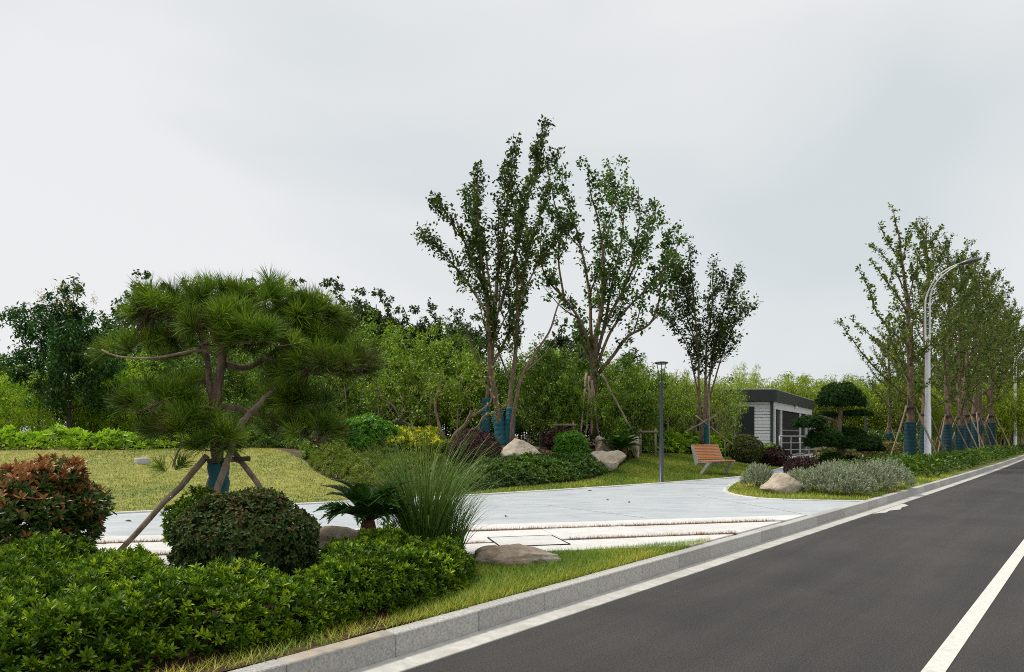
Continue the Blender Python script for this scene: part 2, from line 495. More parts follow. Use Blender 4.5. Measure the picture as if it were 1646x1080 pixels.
def asphalt():
    """dark binder with pale aggregate, faint lighter bands where tyres run and small worn patches"""
    m = bpy.data.materials.new('asphalt'); m.use_nodes = True
    t = m.node_tree; b = t.nodes['Principled BSDF']; lk = t.links.new
    b.inputs['Roughness'].default_value = .78; b.inputs['Specular IOR Level'].default_value = .3
    tc = t.nodes.new('ShaderNodeTexCoord')
    mp = t.nodes.new('ShaderNodeMapping'); mp.inputs['Rotation'].default_value = (0, 0, -math.atan2(D[1], D[0]))
    lk(tc.outputs['Object'], mp.inputs[0])
    def noise(scale, det, vec, stretch=None, rough=.6):
        if stretch:
            q = t.nodes.new('ShaderNodeMapping'); q.inputs['Scale'].default_value = stretch; lk(vec, q.inputs[0]); vec = q.outputs[0]
        n = t.nodes.new('ShaderNodeTexNoise'); n.inputs['Scale'].default_value = scale; n.inputs['Detail'].default_value = det; n.inputs['Roughness'].default_value = rough
        lk(vec, n.inputs['Vector']); return n.outputs['Fac']
    def ramp(f, p0, c0, p1, c1):
        r = t.nodes.new('ShaderNodeValToRGB'); e = r.color_ramp.elements
        e[0].position = p0; e[0].color = (*c0, 1); e[1].position = p1; e[1].color = (*c1, 1); lk(f, r.inputs[0]); return r.outputs[0]
    def mixc(a, bb, f=None, mode='MULTIPLY', fac=1.0):
        x = t.nodes.new('ShaderNodeMixRGB'); x.blend_type = mode; x.inputs['Fac'].default_value = fac
        lk(a, x.inputs['Color1']); lk(bb, x.inputs['Color2'])
        if f is not None: lk(f, x.inputs['Fac'])
        return x.outputs[0]
    v = mp.outputs[0]
    base = ramp(noise(85, 5, v, None, .8), .36, (.0155, .0148, .0142), .66, (.078, .0735, .071))
    c = mixc(base, ramp(noise(1.0, 5, v, (.12, 1.6, 1)), .32, (.82, .82, .82), .68, (1.30, 1.27, 1.24)))
    c = mixc(c, ramp(noise(.55, 8, v), .35, (.84, .84, .85), .66, (1.16, 1.14, 1.12)))
    c = mixc(c, ramp(noise(7, 10, v, None, .75), .66, (1, 1, 1), .78, (1.7, 1.65, 1.6)))
    lk(c, b.inputs['Base Color'])
    bp = t.nodes.new('ShaderNodeBump'); bp.inputs['Strength'].default_value = .7; bp.inputs['Distance'].default_value = .01
    lk(noise(120, 6, v), bp.inputs['Height']); lk(bp.outputs[0], b.inputs['Normal'])
    return m
M['asphalt'] = asphalt()

L = {}
L['azalea'] = leafmat('azalea_leaf', [(.012, .030, .004), (.032, .070, .006), (.078, .130, .009), (.20, .26, .018)], .42, .22, .28, k=(2.75, 2.6, 1.1))
L['azalea_mid'] = leafmat('low_hedge_leaf', [(.012, .034, .006), (.030, .076, .010), (.062, .125, .016), (.15, .21, .026)], .45, .22)
L['feather'] = leafmat('feathery_leaf', [(.045, .070, .010), (.105, .145, .018), (.18, .22, .03), (.26, .26, .05)], .5, .25, k=(1.35, 1.45, 1.0))
L['bright'] = leafmat('bright_hedge_leaf', [(.035, .085, .008), (.085, .17, .014), (.17, .26, .022), (.30, .36, .04)], .42, .25, k=(2.35, 2.2, 1.3))
L['ball'] = leafmat('round_bush_leaf', [(.014, .060, .006), (.034, .115, .010), (.068, .18, .016), (.12, .25, .03)], .42, .22, k=(2.1, 1.9, 1.1))
L['lorop'] = leafmat('dusky_leaf', [(.014, .028, .009), (.034, .062, .020), (.058, .080, .028), (.15, .075, .045)], .6, .15, .15, k=(1.3, 1.4, 1.0))
L['purple'] = leafmat('purple_leaf', [(.018, .009, .012), (.040, .019, .022), (.075, .036, .036), (.12, .065, .05)], .6, .12, .2, k=(1.35, 1.35, 1.1))
L['photinia'] = leafmat('photinia_leaf', [(.012, .036, .006), (.028, .074, .011), (.075, .115, .018), (.17, .10, .03), (.30, .125, .05), (.42, .19, .09)], .36, .2, .3, k=(1.2, 1.2, 1.0))
L['yellow'] = leafmat('yellow_flower', [(.08, .16, .015), (.20, .28, .02), (.62, .56, .02), (.80, .72, .03)], .5, .25, k=(1.1, 1.1, 1.0))
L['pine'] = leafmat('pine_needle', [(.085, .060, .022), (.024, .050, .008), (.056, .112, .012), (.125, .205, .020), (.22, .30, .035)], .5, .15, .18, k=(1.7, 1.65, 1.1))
L['niwaki'] = leafmat('clipped_pine_needle', [(.007, .022, .006), (.014, .042, .009), (.026, .066, .013), (.045, .095, .018)], .6, .08, .2, k=(1.35, 1.35, 1.1))
L['cycad'] = leafmat('sago_leaf', [(.012, .048, .010), (.028, .088, .015), (.06, .145, .025)], .32, .15, k=(1.6, 1.5, 1.1))
L['reed'] = leafmat('reed_blade', [(.022, .060, .012), (.06, .125, .022), (.13, .20, .04), (.32, .38, .15)], .45, .2, k=(1.4, 1.4, 1.1))
L['silver'] = leafmat('silver_leaf', [(.10, .135, .075), (.20, .24, .15), (.33, .37, .26), (.44, .47, .37)], .6, .12, k=(1.1, 1.1, 1.0))
L['tree'] = leafmat('tree_leaf', [(.010, .026, .006), (.022, .050, .009), (.046, .086, .012), (.10, .15, .02)], .42, .2, k=(1.7, 1.55, 1.0))
L['tree_b'] = leafmat('broad_tree_leaf', [(.016, .044, .008), (.034, .082, .012), (.065, .135, .018), (.11, .19, .025)], .42, .25)
L['ginkgo'] = leafmat('ginkgo_leaf', [(.020, .040, .006), (.042, .078, .010), (.080, .118, .016), (.17, .15, .03)], .42, .28, k=(1.95, 1.95, 1.15))
L['wood1'] = leafmat('wood_leaf', [(.030, .060, .009), (.062, .110, .013), (.105, .170, .018), (.17, .24, .028)], .45, .28, k=(2.65, 2.5, 1.3))
L['wood2'] = leafmat('dark_wood_leaf', [(.018, .042, .010), (.038, .078, .014), (.065, .115, .018), (.10, .16, .024)], .45, .25, k=(2.65, 2.5, 1.3))
L['poplar'] = leafmat('poplar_leaf', [(.016, .036, .013), (.030, .060, .018), (.050, .085, .024), (.075, .11, .03)], .4, .22)
L['bamboo'] = leafmat('bamboo_leaf', [(.075, .110, .014), (.15, .190, .020), (.24, .27, .028), (.34, .34, .05)], .45, .3, k=(1.75, 1.95, 1.2))
L['lime'] = leafmat('lime_leaf', [(.07, .14, .012), (.13, .23, .018), (.22, .34, .026), (.32, .42, .04)], .45, .3, k=(2.35, 2.2, 1.3))
L['koel'] = leafmat('dark_pinnate_leaf', [(.008, .030, .009), (.016, .054, .014), (.030, .085, .02), (.05, .115, .025)], .42, .2, k=(2.1, 2.0, 1.1))
L['koelf'] = leafmat('yellow_panicle', [(.28, .22, .04), (.42, .32, .06), (.50, .40, .10)], .6, .2, k=(1.1, 1.1, 1.0))
L['brown'] = leafmat('brown_hedge_leaf', [(.045, .055, .012), (.085, .095, .018), (.13, .125, .025), (.20, .13, .035)], .5, .2, k=(1.3, 1.3, 1.0))
L['grass_y'] = leafmat('dry_grass', [(.10, .17, .02), (.21, .255, .032), (.35, .35, .06), (.50, .455, .13)], .6, .2, k=(1, 1, 1.0))
L['grass_g'] = leafmat('green_grass', [(.050, .105, .010), (.10, .17, .014), (.19, .23, .03), (.42, .36, .09)], .6, .25)
L['grass_b'] = leafmat('brown_grass', [(.16, .085, .03), (.26, .14, .05), (.34, .22, .09), (.14, .16, .03)], .7, .2, k=(1.0, 1.0, 1.0))
L['litter'] = leafmat('leaf_litter', [(.06, .026, .012), (.13, .055, .022), (.22, .11, .05), (.30, .20, .12)], .8, .1, k=(1.1, 1.1, 1.0))

# ------------------------------------------------------------------ ground, road, kerb
V = [(-1500, -1500, -.4), (1500, -1500, -.4), (1500, 1500, -.4), (-1500, 1500, -.4)]
tag(child('ground', mesh_np('ground', V, [[0, 1, 2, 3]], M['ground']), None), kind='structure')

def sl_grid(name, ss, ll, zf, m):
    S, Lg = np.meshgrid(ss, ll, indexing='ij')
    p = RP(S, Lg); z = zf(p[..., 0], p[..., 1]) if callable(zf) else np.full(S.shape, zf)
    V = np.concatenate([p, z[..., None]], -1).reshape(-1, 3)
    a, b = S.shape
    i = np.arange(a - 1)[:, None] * b + np.arange(b - 1)[None]
    Q = np.stack([i, i + 1, i + b + 1, i + b], -1).reshape(-1, 4)[:, ::-1]
    return tag(child(name, mesh_np(name, V, Q, m, smooth=True), None), kind='structure')
ss = np.concatenate([np.arange(-60, -4, 2), np.arange(-4, 30, .25), np.arange(30, 70, .6), np.arange(70, 240, 4)])
ll = np.concatenate([np.arange(KL - .06, 14, .3), np.arange(14, 34, .6), np.arange(34, 130, 6)])
sl_grid('park_ground', ss, ll, lambda x, y: H(x, y) - .012, M['lawn_g'])
sl_grid('road', np.concatenate([np.arange(-60, 100, 1.0), np.arange(100, 240, 5)]), A(-9, -4, 0, 3.30), lambda x, y: 0 * x, M['asphalt'])
sl_grid('road_marking', np.arange(-30, 160, 1.0), A(.735, .85), lambda x, y: 0 * x + .004, M['line'])
# far side verge of the road
sl_grid('verge', np.arange(-60, 200, 4.0), A(-60, -9.0), lambda x, y: 0 * x + .12, M['lawn_g'])

kerb = tag(sl_grid('kerb', np.arange(-20, 130, 1.0), A(KL - .12, KL - .01), .150, M['mortar']), kind='structure')
gut = tag(sl_grid('gutter', np.arange(-20, 130, 1.0), A(3.25, KL - .12), .0035, M['mortar']), kind='structure')
SL = .785
s0 = np.linalg.norm(A(-.72, 4.42)) * 0 + float(A(-.72, 4.42) @ D)     # a joint seen in the photograph
for k in range(-9, 130):
    a, b = s0 + k * SL + .002, s0 + (k + 1) * SL - .002
    if k > 78: continue
    p = [RP(a, KL - .13), RP(b, KL - .13), RP(b, KL), RP(a, KL)]
    c = RP((a + b) / 2, KL - .065)
    dz = float(gauss(1)[0]) * .0015
    Vv, Tt = prism([q - c for q in p], -.12, .16 + dz)
    me = bev_mesh('kerb_stone', Vv, Tt, M['kerb'], .007)
    if k == -1:                                     # rust stained on its top only
        me.materials.append(M['kerb_rust'])
        for f in me.polygons:
            if f.normal.z > .6: f.material_index = 1
    child('kerb_stone', me, kerb, (*c, 0))
    p = [RP(a, 3.25), RP(b, 3.25), RP(b, KL - .132), RP(a, KL - .132)]
    c = RP((a + b) / 2, 3.37)
    Vv, Tt = prism([q - c for q in p], -.06, .009 + float(gauss(1)[0]) * .001)
    child('gutter_slab', bev_mesh('gutter_slab', Vv, Tt, M['gutter'], .003), gut, (*c, 0))
# broken pale patch of bedding mortar beside the gutter
pp = [RP(a, b) for a, b in ((13.9, 3.24), (14.3, 3.10), (14.7, 3.13), (15.1, 3.02), (15.5, 3.08), (16.0, 3.06), (16.3, 3.17), (16.4, 3.24))]
sheet('gutter_patch', pp, .2, .004, M['gutter'], hf=lambda x, y: 0 * x)

# ------------------------------------------------------------------ plaza and paving strips
U13 = A(.972, .235); V13 = A(-.235, .972)
def uv(u, v):
    return u * U13 + v * V13
def clip(poly, f):
    """keep the part of a polygon where f >= 0"""
    o = []
    for a, b in zip(poly, poly[1:] + poly[:1]):
        fa, fb = f(a), f(b)
        if fa >= 0: o.append(a)
        if (fa >= 0) != (fb >= 0): o.append(a + (b - a) * (fa / (fa - fb)))
    return o
kerbside = lambda p: float(lat(p[0], p[1])) - (KL + .012)
isl = [hit(x, y, GZ)[:2] for x, y in ((1389, 806), (1310, 805), (1232, 802.5), (1202, 799.5), (1184, 796.5), (1172, 793.5), (1166, 790.5), (1168, 785), (1178, 778), (1196, 770))]
isl_back = [A(9.4, 23.0), A(12.0, 26.6), A(14.6, 29.4), A(17.5, 33.0), A(24.5, 41.5), A(32, 51), A(74, 103)]
k0 = uv(0, 9.585)
kk = [RP(s, KL + .012) for s in np.linspace(10.35, 14.55, 8)]
rear = [q for q in EDGE[::-1]]
plz = [uv(-14, 9.585)] + [uv(u, 9.585) for u in (-10, -6, -3, 0, 3, 5.0)]
plz += [k for k in kk if k @ V13 > 9.60] + isl[1:] + isl_back + [EDGE[-1] + A(1.5, -1)]
plz += [EDGE[i] for i in range(len(EDGE) - 2, 0, -1)] + [A(-16, 5.4)]
plaza = sheet('plaza', plz, .8, .0, M['plaza'])
# two hairline joints across the plaza
for px0, py0, px1, py1 in ((880, 812, 1040, 833), (1120, 796, 1290, 826)):
    a, b = hit(px0, py0, GZ), hit(px1, py1, GZ)
    Vv, Tt = boxVT(-.5, .5, -.004, .004, -.01, .0025)
    d = b - a
    Vv[:, 0] *= np.linalg.norm(d)
    tag(child('expansion_joint', mesh_np('expansion_joint', Vv, Tt, M['mortar']), plaza, (*((a + b) / 2)[:2], GZ), (0, 0, math.atan2(d[1], d[0]))))
# pale edging along the lawn and round the island
def edging(line, w, z, parent, step=.98):
    seg = np.linalg.norm(np.diff(line, axis=0), axis=1); cum = np.concatenate([[0], np.cumsum(seg)])
    for k in range(int(cum[-1] / step)):
        q = np.stack([np.interp(np.clip([k * step + .003, (k + 1) * step - .003], 0, cum[-1]), cum, line[:, i]) for i in (0, 1)], -1)
        d = nrm(q[1] - q[0]); n = A(-d[1], d[0]) * w / 2; c = q.mean(0)
        Vv, Tt = prism([q[0] - n - c, q[1] - n - c, q[1] + n - c, q[0] + n - c], -.1, z)
        child('edging_stone', bev_mesh('edging_stone', Vv, Tt, M['slab'], .004), parent, (*c, GZ))
edging(spline(EDGE[1:9], .3), .11, .028, plaza)
edging(spline(np.array(isl), .2), .11, .022, plaza, .5)

pav = tag(child('pavement', mesh_np('pavement', *[x for x in (lambda P_: (np.column_stack([np.array(P_), np.full(len(P_), GZ - .004)]), [list(range(len(P_)))]))(clip([uv(-12, 7.2), uv(9, 7.2), uv(9, 9.584), uv(-12, 9.584)], kerbside))], M['soil']), None), kind='structure')
for v0, v1, ln, ph in ((9.05, 9.583, 1.15, .3), (8.025, 8.94, 1.3, .75), (7.23, 7.93, 1.2, .1)):
    u = -10 + ph
    while u < 8:
        du = ln * (.9 + .2 * random.random())
        poly = clip([uv(u + .003, v0), uv(u + du - .003, v0), uv(u + du - .003, v1), uv(u + .003, v1)], kerbside)
        u += du
        if len(poly) < 3: continue
        c = sum(poly) / len(poly)
        Vv, Tt = prism([q - c for q in poly], -.08, .024 + random.gauss(0, .0015))
        child('paving_slab', bev_mesh('paving_slab', Vv, Tt, M['slab'], .004), pav, (*c, GZ))
# an inspection cover framed in the paving
c = hit(848, 873, GZ)
mh = empty('access_cover', (c[0], c[1], GZ + .023), math.atan2(U13[1], U13[0]), 'flat paved access cover with thin dark metal frame between the white paving strips', 'access cover')
acc = Acc()
for x0, x1, y0, y1 in ((-.42, .42, .36, .372), (-.42, .42, -.372, -.36), (-.42, -.408, -.36, .36), (.408, .42, -.36, .36)):
    acc.add(*boxVT(x0, x1, y0, y1, 0, .012))
acc.build('frame', M['dark'], mh)
child('lid', bev_mesh('lid', *boxVT(-.405, .405, -.357, .357, 0, .009), M['slab'], .003), mh)

# ------------------------------------------------------------------ planting beds and lawns
HX = lambda pts: [hit(x, y)[:2] for x, y in pts]
frontB = HX([(493, 743), (500, 752), (512, 761), (530, 769), (560, 778), (610, 786), (700, 791), (745, 791)])
frontA = HX([(800, 786), (860, 781), (920, 776), (960, 768), (985, 757), (1003, 746)])
frontC = HX([(1020, 736), (1035, 729)])
frontD = HX([(1060, 729), (1110, 731), (1190, 736), (1240, 741), (1266, 747)])
leftline = [A(-7.3, 20.6), A(-8.15, 20.1), A(-10.9, 18.4), A(-24, 10.6)]
bed_mid = leftline[::-1] + frontB + frontA + frontC + frontD + [A(13.4, 33), A(19, 41.5), A(30, 56), A(20, 75), A(-50, 70), A(-60, 5)]
sheet('planting_bed', bed_mid, .7, .004, M['soil'], wave=.02)
lawn_left = [A(-24, .7), A(-15, 6.3), A(-6.62, 11.3), A(-1.1, 14.6)] + frontB[::-1] + leftline
sheet('lawn', lawn_left, .35, .0, M['lawn_y'])
near_bed = [RP(s, KL + .02) for s in (-8, -4, 0, 2, 2.7, 3.2)] + [RP(3.6, 4.0), RP(4.0, 4.35), uv(-.75, 6.9), uv(-1.2, 7.21), uv(-9, 7.21), A(-13, 2)]
sheet('flower_bed', near_bed, .3, .004, M['soil'], wave=.012)

# ------------------------------------------------------------------ grass
def grass(name, poly, n, h, w, m, tf, keep=None, lean=.5, off=0.0):
    p = sample_poly(poly, n)
    if keep is not None:
        p = p[keep(p[:, 0], p[:, 1])]
    n = len(p)
    b = np.column_stack([p, H(p[:, 0], p[:, 1]) + off])
    a = rnd(n) * 6.283
    hh = h * (.5 + rnd(n))
    lx = np.stack([np.cos(a), np.sin(a)], -1)
    tip = b + np.column_stack([lx * (hh * lean * (.3 + rnd(n) * 1.3))[:, None], hh])
    s = np.column_stack([-lx[:, 1], lx[:, 0], np.zeros(n)]) * w / 2
    V = np.stack([b - s, b + s, tip], 1).reshape(-1, 3)
    tint = np.clip(tf(p[:, 0], p[:, 1]) + gauss(n) * .16, 0, 1)
    o = child(name, mesh_np(name, V, np.arange(3 * n).reshape(-1, 3), m, tint), None)
    return tag(o, kind='stuff')
grass('dry_grass', lawn_left, 120000, .034, .014, L['grass_y'], lambda x, y: .40 + .34 * wob(x, y, 1.1) + .26 * wob(x, y, 5.5) + .05 * np.clip(edge_t(x, y), 0, 5), lambda x, y: np.abs(x / np.maximum(y, .1)) < .85, 1.0)
lawn_right = HX([(745, 792)]) + frontA + frontC + frontD + [EDGE[7] + A(-.1, .1), EDGE[6] + A(-.1, .1), EDGE[5] + A(-.1, .1), EDGE[4] + A(-.1, .1), EDGE[3] + A(-.1, .1)]
lawn_right[0] = A(-1.1, 14.9)
grass('green_grass', lawn_right, 60000, .04, .018, L['grass_g'], lambda x, y: .42 + .28 * wob(x, y, 1.5) + .1 * wob(x, y, 6), None, .8)
patch = [RP(s, KL + .005) for s in (2.9, 4, 5, 6, 7, 7.9)] + [uv(2.6, 7.215), uv(1.4, 7.215), uv(-.7, 7.215), uv(-.75, 6.5), RP(3.9, 4.3), RP(3.4, 4.0)]
grass('green_grass', patch, 46000, .05, .006, L['grass_g'], lambda x, y: .30 + .3 * wob(x, y, 2.2) + .30 * np.exp(-((lat(x, y) - KL) / .22) ** 2), None, .9)
island = isl[1:] + isl_back[:3] + [A(15.8, 27.0)] + [RP(s, KL + .012) for s in (27, 22, 18, 16, 14.6)]
grass('green_grass', island, 42000, .05, .014, L['grass_g'], lambda x, y: .45 + .3 * wob(x, y, 2.0), None, .8)
for v in (8.995, 7.975):
    grass('brown_grass', [uv(-6, v - .035), uv(6.2, v - .035), uv(6.2, v + .035), uv(-6, v + .035)], 11000, .055, .008, L['grass_b'], lambda x, y: .4 + .35 * wob(x, y, 2.5), lambda x, y: (lat(x, y) > KL + .02) & (wob(x, y, 1.7) > -1.3) & ((np.abs(x - .19) > .52) | (y > 8.62)), 1.0, -.01)
grass('green_grass', [RP(1.2, KL + .01), RP(8, KL + .01), RP(8, KL + .09), RP(4.0, KL + .36), RP(1.2, KL + .2)], 5200, .05, .006, L['grass_g'], lambda x, y: .55 + .4 * wob(x, y, 3), lambda x, y: wob(x, y, 2.3) > -.35, 1.2)
# dead leaves on the soil
def litter(poly, n, size):
    p = sample_poly(poly, n)
    b = np.column_stack([p, H(p[:, 0], p[:, 1]) + .02])
    d = nrm(np.column_stack([gauss(n, 2), gauss(n) * .25])); up = nrm(np.column_stack([gauss(n, 2) * .4, np.ones(n)]))
    acc = Acc().add(*leaves(b, d, up, size * (.6 + rnd(n)), size * .5, rnd(n)))
    acc.build('leaf_litter', L['litter'], kind='stuff')
litter(near_bed, 2500, .045)
litter(HX([(745, 768), (840, 757), (960, 748), (985, 735), (930, 728), (800, 724), (700, 735)]), 3500, .09)

# ------------------------------------------------------------------ shrubs and hedges
def stems(parent, r, h, n, m, name='stem', spread=.6, base=.05):
    acc = Acc()
    for i in range(n):
        a = random.random() * 6.28; q = spread * r * (.3 + .7 * random.random())
        p = A([base * math.cos(a), base * math.sin(a), 0], [q * .45 * math.cos(a), q * .45 * math.sin(a), h * .5], [q * math.cos(a + .3), q * math.sin(a + .3), h])
        acc.add(*tube(spline(p, h * .2), np.linspace(.018, .006, len(spline(p, h * .2))), 4, False))
    return acc.build(name, m, parent, kind='stuff')
def shrub(name, label, cat, loc, rx, rz, n, m, k=6, LL=.05, W=.02, zc=None, hi=False, tf=None, shell=.55, lump=.06, group=None, ry=None, topbias=.0, th=(30, 80), bark='bark_dark', flat=1.0, stem=True):
    """a bush: leafy shoots through an uneven rounded volume on a few stems"""
    root = empty(name, loc, 0, label, cat, group)
    ry = ry or rx
    zc = rz * .86 if zc is None else zc
    d = rdir(n)
    if topbias: d[:, 2] += topbias; d = nrm(d)
    r = 1 - shell * rnd(n) ** 2.2
    lp = 1 + lump * (np.sin(d[:, 0] * 7 + loc[0] * 3) + np.sin(d[:, 1] * 6 + loc[1] * 5) + np.sin(d[:, 2] * 9 + 1 + loc[0])) + gauss(n) * .02
    c = d * A(rx, ry, rz) * (r * lp)[:, None] + A(0, 0, zc)
    c[:, 2] = np.maximum(c[:, 2], .02 + rnd(n) * .05)
    ax = nrm(d * A(1 / rx, 1 / ry, 1 / rz) * rx + A(0, 0, .35) + gauss(n, 3) * .35)
    t = (rnd(n) * .6 + .12) if tf is None else tf(c, d, r)
    acc = Acc(); rosettes(acc, c, ax, k, LL, W, t, hi, *th)
    acc.build('foliage', m, root, kind='stuff')
    if stem: stems(root, rx, zc * 1.1, 9, M[bark])
    return root
def hedge(name, label, cat, poly, h, n, m, k=8, LL=.045, W=.017, hi=False, group=None, nz=.22, edge=.28, tf=None, upw=1.0, th=(30, 82), deep=.3):
    """a low mass of shoots over an outline on the ground"""
    poly = np.asarray(poly, float); c0 = poly.mean(0); z0 = float(H(c0[0], c0[1]))
    root = empty(name, (*c0, z0), 0, label, cat, group)
    p = sample_poly(poly, n)
    e_ = poly_dist(poly, p[:, 0], p[:, 1])
    top = h * np.sqrt(np.clip(e_ / edge, .04, 1)) * (1 + nz * wob(p[:, 0], p[:, 1], 3.2) + nz * .6 * wob(p[:, 0] + 9, p[:, 1], 8)) + .02
    low = rnd(n) < deep
    z = np.where(low, top * rnd(n), top - np.abs(gauss(n)) * .035 + (rnd(n) < .12) * rnd(n) * h * .22)
    g = H(p[:, 0], p[:, 1])
    c = np.column_stack([p, g + np.maximum(z, .02)])
    # shoots lean outward near the rim
    q = 0.02
    gx = poly_dist(poly, p[:, 0] + q, p[:, 1]) - e_; gy = poly_dist(poly, p[:, 0], p[:, 1] + q) - e_
    rim = np.clip(1 - e_ / edge, 0, 1)[:, None] * .9
    ax = nrm(np.column_stack([-gx / q, -gy / q, np.zeros(n)]) * rim + A(0, 0, upw) + gauss(n, 3) * .32)
    t = .10 + .55 * rnd(n) + .12 * wob(p[:, 0], p[:, 1], 1.5) if tf is None else tf(p[:, 0], p[:, 1])
    acc = Acc(); rosettes(acc, c - A(*c0, z0), ax, k, LL, W, t, hi, *th)
    acc.build('foliage', m, root, kind='stuff')
    return root

near_hedge = [RP(1.0, 3.90), RP(1.7, 3.86), RP(2.4, 3.84), RP(3.3, 3.85), RP(4.0, 4.0), RP(4.42, 4.28), A(-.40, 6.40), A(-.72, 6.55), A(-1.1, 6.4), A(-1.80, 6.30), A(-1.66, 5.7), A(-1.50, 5.05), A(-2.3, 4.82), A(-2.7, 5.4), A(-3.7, 6.1), A(-5.4, 5.9), A(-4.8, 4.6), A(-3.3, 3.0)]
hedge('azalea_hedge', 'broad mass of glossy dark green azalea shoots filling the foreground bed beside the kerb', 'hedge', near_hedge, .31, 15500, L['azalea'], 11, .050, .0145, True, nz=.24, edge=.14, deep=.33, th=(18, 76),
      tf=lambda x, y: np.clip(.10 + .72 * rnd(len(x)) ** 1.3 + .16 * wob(x, y, 2.2), 0, 1))

midA = [(745, 790), (800, 785), (860, 780), (920, 775), (960, 767), (988, 755), (1000, 747), (985, 744), (955, 750), (900, 750), (830, 752), (770, 757), (735, 768)]
hedge('low_hedge', 'dense dark green low hedge curving in front of the pale boulders above the plaza', 'hedge', HX(midA), .40, 4200, L['azalea_mid'], 8, .085, .034, nz=.2, edge=.4, tf=lambda x, y: np.clip(.2 + .5 * rnd(len(x)) + .2 * wob(x, y, 1.6), 0, 1))
midB = [(496, 743), (504, 753), (514, 761), (532, 769), (562, 778), (612, 786), (700, 790), (745, 789), (738, 768), (690, 748), (600, 740), (545, 737), (508, 736)]
hedge('feathery_groundcover', 'olive green feathery groundcover patch with a curved edge beside the yellow lawn', 'groundcover', HX(midB), .42, 3400, L['feather'], 9, .10, .022, nz=.25, edge=.5, th=(15, 95), tf=lambda x, y: np.clip(.15 + .45 * rnd(len(x)) + .25 * wob(x, y, 1.3), 0, 1))
midC = [(1000, 746), (1018, 736), (1033, 728), (1015, 722), (985, 726), (978, 738)]
hedge('low_hedge', 'small clump of dark low hedge between the saddle shaped boulder and the upright boulder', 'hedge', HX(midC), .38, 900, L['azalea_mid'], 8, .09, .036, nz=.2, edge=.3)
stripD = HX([(1037, 728.5), (1062, 728.5), (1110, 730.5), (1190, 735.5), (1240, 740.5), (1264, 746)])
back = [q + A(-.55, 1.15) for q in stripD][::-1]
hedge('leafy_hedge', 'bright green broad leaved hedge strip running behind the slatted bench', 'hedge', stripD + back, .60, 3000, L['bright'], 7, .15, .06, nz=.22, edge=.3, tf=lambda x, y: np.clip(.05 + .55 * rnd(len(x)) + .2 * wob(x, y, 1.5), 0, 1))
hedge('shade_groundcover', 'dark shady groundcover along the top of the yellow lawn behind the leaning pine', 'groundcover', [A(-10.6, 18.75), A(-8.2, 20.2), A(-7.0, 20.6), A(-6.2, 20.0), A(-5.75, 18.9), hit(490, 741.5)[:2], hit(525, 737)[:2], A(-4.5, 19.6), A(-5.5, 22.6), A(-11.5, 21.5)], .42, 3000, L['wood2'], 7, .12, .05, nz=.5, edge=.3)
hedge('leafy_hedge', 'bright lime green hedge along the top of the yellow lawn', 'hedge', [A(-17.5, 14.4), A(-13.0, 17.1), A(-10.2, 18.75), A(-8.2, 20.1), A(-8.6, 20.7), A(-10.6, 19.6), A(-13.5, 18.1), A(-18, 15.4)], .40, 2600, L['lime'], 7, .14, .05, nz=.3, edge=.3)

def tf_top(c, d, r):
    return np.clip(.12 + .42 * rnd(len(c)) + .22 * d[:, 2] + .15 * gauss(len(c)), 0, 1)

lp_ = on(400, 5.72)
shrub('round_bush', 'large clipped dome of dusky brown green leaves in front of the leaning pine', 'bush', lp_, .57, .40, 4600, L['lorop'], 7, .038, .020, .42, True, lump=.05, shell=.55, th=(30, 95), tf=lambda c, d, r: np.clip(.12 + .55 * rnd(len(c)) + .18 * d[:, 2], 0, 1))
shrub('round_bush', 'dark green rounded bush half hidden behind the dusky brown bush', 'bush', on(330, 6.95), .36, .36, 1300, L['azalea'], 8, .05, .022, .38, True)

# red tipped bush: the leaves facing the road are leaves of their own
root = empty('red_tip_bush', on(62, 6.6), 0, 'tall bush with coppery red young leaves over dark green ones at the left edge', 'bush')
n = 2000
d = rdir(n); d[:, 2] += .2; d = nrm(d)
r = 1 - .6 * rnd(n) ** 1.8
lp = 1 + .095 * (np.sin(d[:, 0] * 6) + np.sin(d[:, 1] * 7 + 1) + np.sin(d[:, 2] * 8))
c = d * A(.60, .60, .46) * (r * lp)[:, None] + A(0, 0, .53)
keep = c[:, 2] > .1
c, d, r = c[keep], d[keep], r[keep]; n = len(c)
ax = nrm(d * .8 + A(0, 0, .8) + gauss(n, 3) * .3)
young = (rnd(n) < np.clip(.05 + .62 * (c[:, 2] - .5) / .45, .05, .62)) & (r > .74)
b, dd, up = rosette_frames(c, ax, 7, 22, 82)
yy = np.repeat(young, 7)
tt = np.where(yy, .60 + .36 * rnd(n * 7), .06 + .42 * rnd(n * 7))
ln = np.where(yy, .078, .070) * (.75 + .5 * rnd(n * 7)); wd = ln * .36
score = -b[:, 1] * .8 + b[:, 0] * .45 + b[:, 2] * .7 + gauss(len(b)) * .12
pick = np.argsort(-score)[:260]
mask = np.ones(len(b), bool); mask[pick] = False
acc = Acc().add(*leaves(b[mask], dd[mask], up[mask], ln[mask], wd[mask], tt[mask], True, .16, .12))
acc.build('foliage', L['photinia'], root, kind='stuff')
leaf_proto = {}
for q in range(12):
    t_ = (q + .5) / 12
    Vv, Tt, tn = leaves(A([0, 0, 0]), A([1, 0, 0]), A([0, 0, 1]), 1.0, .36, A(t_), True, .16, .12)
    leaf_proto[q] = mesh_np('leaf', Vv, Tt, L['photinia'], tn)
